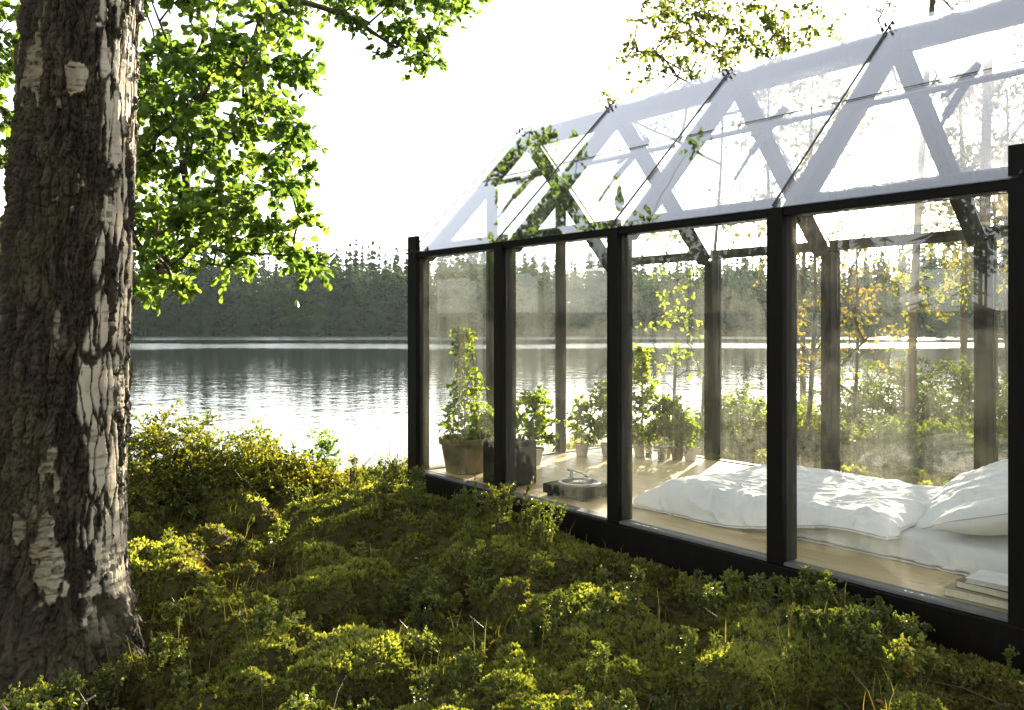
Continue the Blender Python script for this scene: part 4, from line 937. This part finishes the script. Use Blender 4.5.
# ------------------------------------------------------------------ far forest
def far_tree(kind, rng):
    mb = MB()
    if kind == 'spruce':
        n = 22; w = rng.uniform(.13, .17)
        for i in range(n):
            s = (i + rng.random()) / n; z = .06 + .94 * s; r = w * (1 - s) ** .85 + .008; k = 8
            a = rng.uniform(0, 6.283, k) ; rr_ = r * rng.uniform(.6, 1.15, k); dz = r * .45
            d = np.stack([np.cos(a), np.sin(a), 0 * a], -1); sd_ = np.stack([-np.sin(a), np.cos(a), 0 * a], -1)
            b = np.array([0, 0, z]) + d * .004; e = np.array([0, 0, z - 1]) + np.array([0, 0, 1]) + d * rr_[:, None] - np.array([0, 0, 1]) * (dz * rng.uniform(.5, 1.3, k))[:, None]
            m = (b + e) / 2
            V = np.stack([b + [0, 0, .022], m - sd_ * (rr_ * .38)[:, None], e, m + sd_ * (rr_ * .38)[:, None]], 1)
            mb.add(V.reshape(-1, 3), np.arange(k * 4).reshape(-1, 4), np.repeat(np.clip(.35 + rng.normal(0, .15, k), 0, 1), 4))
    else:
        c0, c1, w = (.45, 1.0, .14) if kind == 'pine' else (.22, .98, .17); k = 230
        nb = 9; cs = [np.array([rng.normal(0, w * .5), rng.normal(0, w * .5), rng.uniform(c0 + .05, c1 - .08)]) for _ in range(nb)]
        for c in cs:
            kk = k // nb; v = norm(rng.normal(0, 1, (kk, 3))) * rng.uniform(.4, 1.05, kk)[:, None] * np.array([w * .62, w * .62, .085]); p = c + v; s = .016 if kind == 'pine' else .020
            d = norm(rng.normal(0, 1, (kk, 3))); e = norm(np.cross(d, rng.normal(0, 1, (kk, 3))))
            V = np.stack([p - d * s, p + e * s, p + d * s, p - e * s], 1); mb.add(V.reshape(-1, 3), np.arange(kk * 4).reshape(-1, 4), np.repeat(np.clip(.5 + rng.normal(0, .18, kk), 0, 1), 4))
    mb.tube([(0, 0, -.02), (0.003, 0, .5), (0, .002, .9)], [.009, .006, .002], 5, .0)
    V = np.concatenate(mb.v); A = np.concatenate(mb.a); Q = np.concatenate([f for f in mb.f if f.shape[1] == 4])
    return V, Q, A
rng = np.random.default_rng(1001)
TM = [far_tree(kk, rng) for kk in ('spruce', 'spruce', 'spruce', 'pine', 'pine', 'leafy', 'leafy')]
nt = 4600; a = rng.uniform(-1.75, 1.2, nt); row = rng.random(nt) ** 1.3
sh = 246 + 26 * (vnoise(a * 7, a * 0 + 3, 31) - .5) + 8 * (vnoise(a * 40, a * 0, 32) - .5)
rd = sh + 3 + row * 95
fx = CAM[0] + rd * (np.cos(a) * FW[0] + np.sin(a) * RT[0]); fy = CAM[1] + rd * (np.cos(a) * FW[1] + np.sin(a) * RT[1]); fz = ground_h(fx, fy, False)
kind = rng.choice(7, nt, p=[.17, .17, .16, .15, .13, .12, .10])
spr = kind < 3; hh = np.where(spr, rng.uniform(15, 28, nt), np.where(kind < 5, rng.uniform(14, 22, nt), rng.uniform(9, 17, nt))) * (.85 + .3 * vnoise(a * 18, a * 0, 35))
mb = MB()
for ti, (V, Q, A) in enumerate(TM):
    ix = np.where(kind == ti)[0]; n_ = len(ix); th = rng.uniform(0, 6.283, n_); c, s = np.cos(th)[:, None], np.sin(th)[:, None]; wsc = rng.uniform(.85, 1.25, n_)[:, None]
    X = (V[None, :, 0] * c - V[None, :, 1] * s) * hh[ix][:, None] * wsc; Y = (V[None, :, 0] * s + V[None, :, 1] * c) * hh[ix][:, None] * wsc; Zz = np.broadcast_to(V[None, :, 2] * hh[ix][:, None], X.shape)
    VV = np.stack([X + fx[ix][:, None], Y + fy[ix][:, None], Zz + fz[ix][:, None]], -1)
    QQ = Q[None] + (np.arange(n_) * len(V))[:, None, None]
    off = rng.normal(0, .20, n_) + (.30 if ti >= 5 else (.1 if ti >= 3 else -.05)) + .25 * (vnoise(a[ix] * 11, a[ix] * 0, 36) - .4)
    mb.add(VV.reshape(-1, 3), QQ.reshape(-1, 4), np.clip(A[None] + off[:, None], 0, 1).ravel())
tag(mb.build('far_forest', M['far_leaf']), 'mixed conifer forest along the far shore of the lake', 'forest', kind='stuff')

rng = np.random.default_rng(1101); mb = MB()  # unseen trees added so the glass reflects dark forest instead of bright sky
for i in range(150):
    a_ = rng.uniform(-4.3, -1.25); rd_ = rng.uniform(28, 80); x_ = CAM[0] + rd_ * (math.cos(a_) * FW[0] + math.sin(a_) * RT[0]); y_ = CAM[1] + rd_ * (math.cos(a_) * FW[1] + math.sin(a_) * RT[1])
    if x_ < np.interp(y_, XS[:, 0], XS[:, 1]) + .5: continue
    V, Q, A = TM[rng.integers(0, 7)]; h_ = rng.uniform(8, 15); zz_ = float(ground_h(x_, y_, False))
    mb.add(V * np.array([h_ * 1.3, h_ * 1.3, h_]) + np.array([x_, y_, zz_]), Q, A)
tag(mb.build('unseen_forest', M['far_leaf']), 'unseen forest behind the viewer, added to darken the glass reflections', 'forest', kind='stuff')

# ------------------------------------------------------------------ haze over the lake
mb = MB(); mb.box((-1000, -1000, -7), (1000, 1000, 48)); m = NT('haze')
pv = m.n('VolumePrincipled'); pv.inputs['Color'].default_value = (.74, .90, .92, 1); pv.inputs['Density'].default_value = .00007; pv.inputs['Anisotropy'].default_value = .35
m.l(pv.outputs[0], m.out.inputs['Volume'])
tag(mb.build('haze', m.m), 'thin pale haze over the lake', 'haze', kind='stuff')
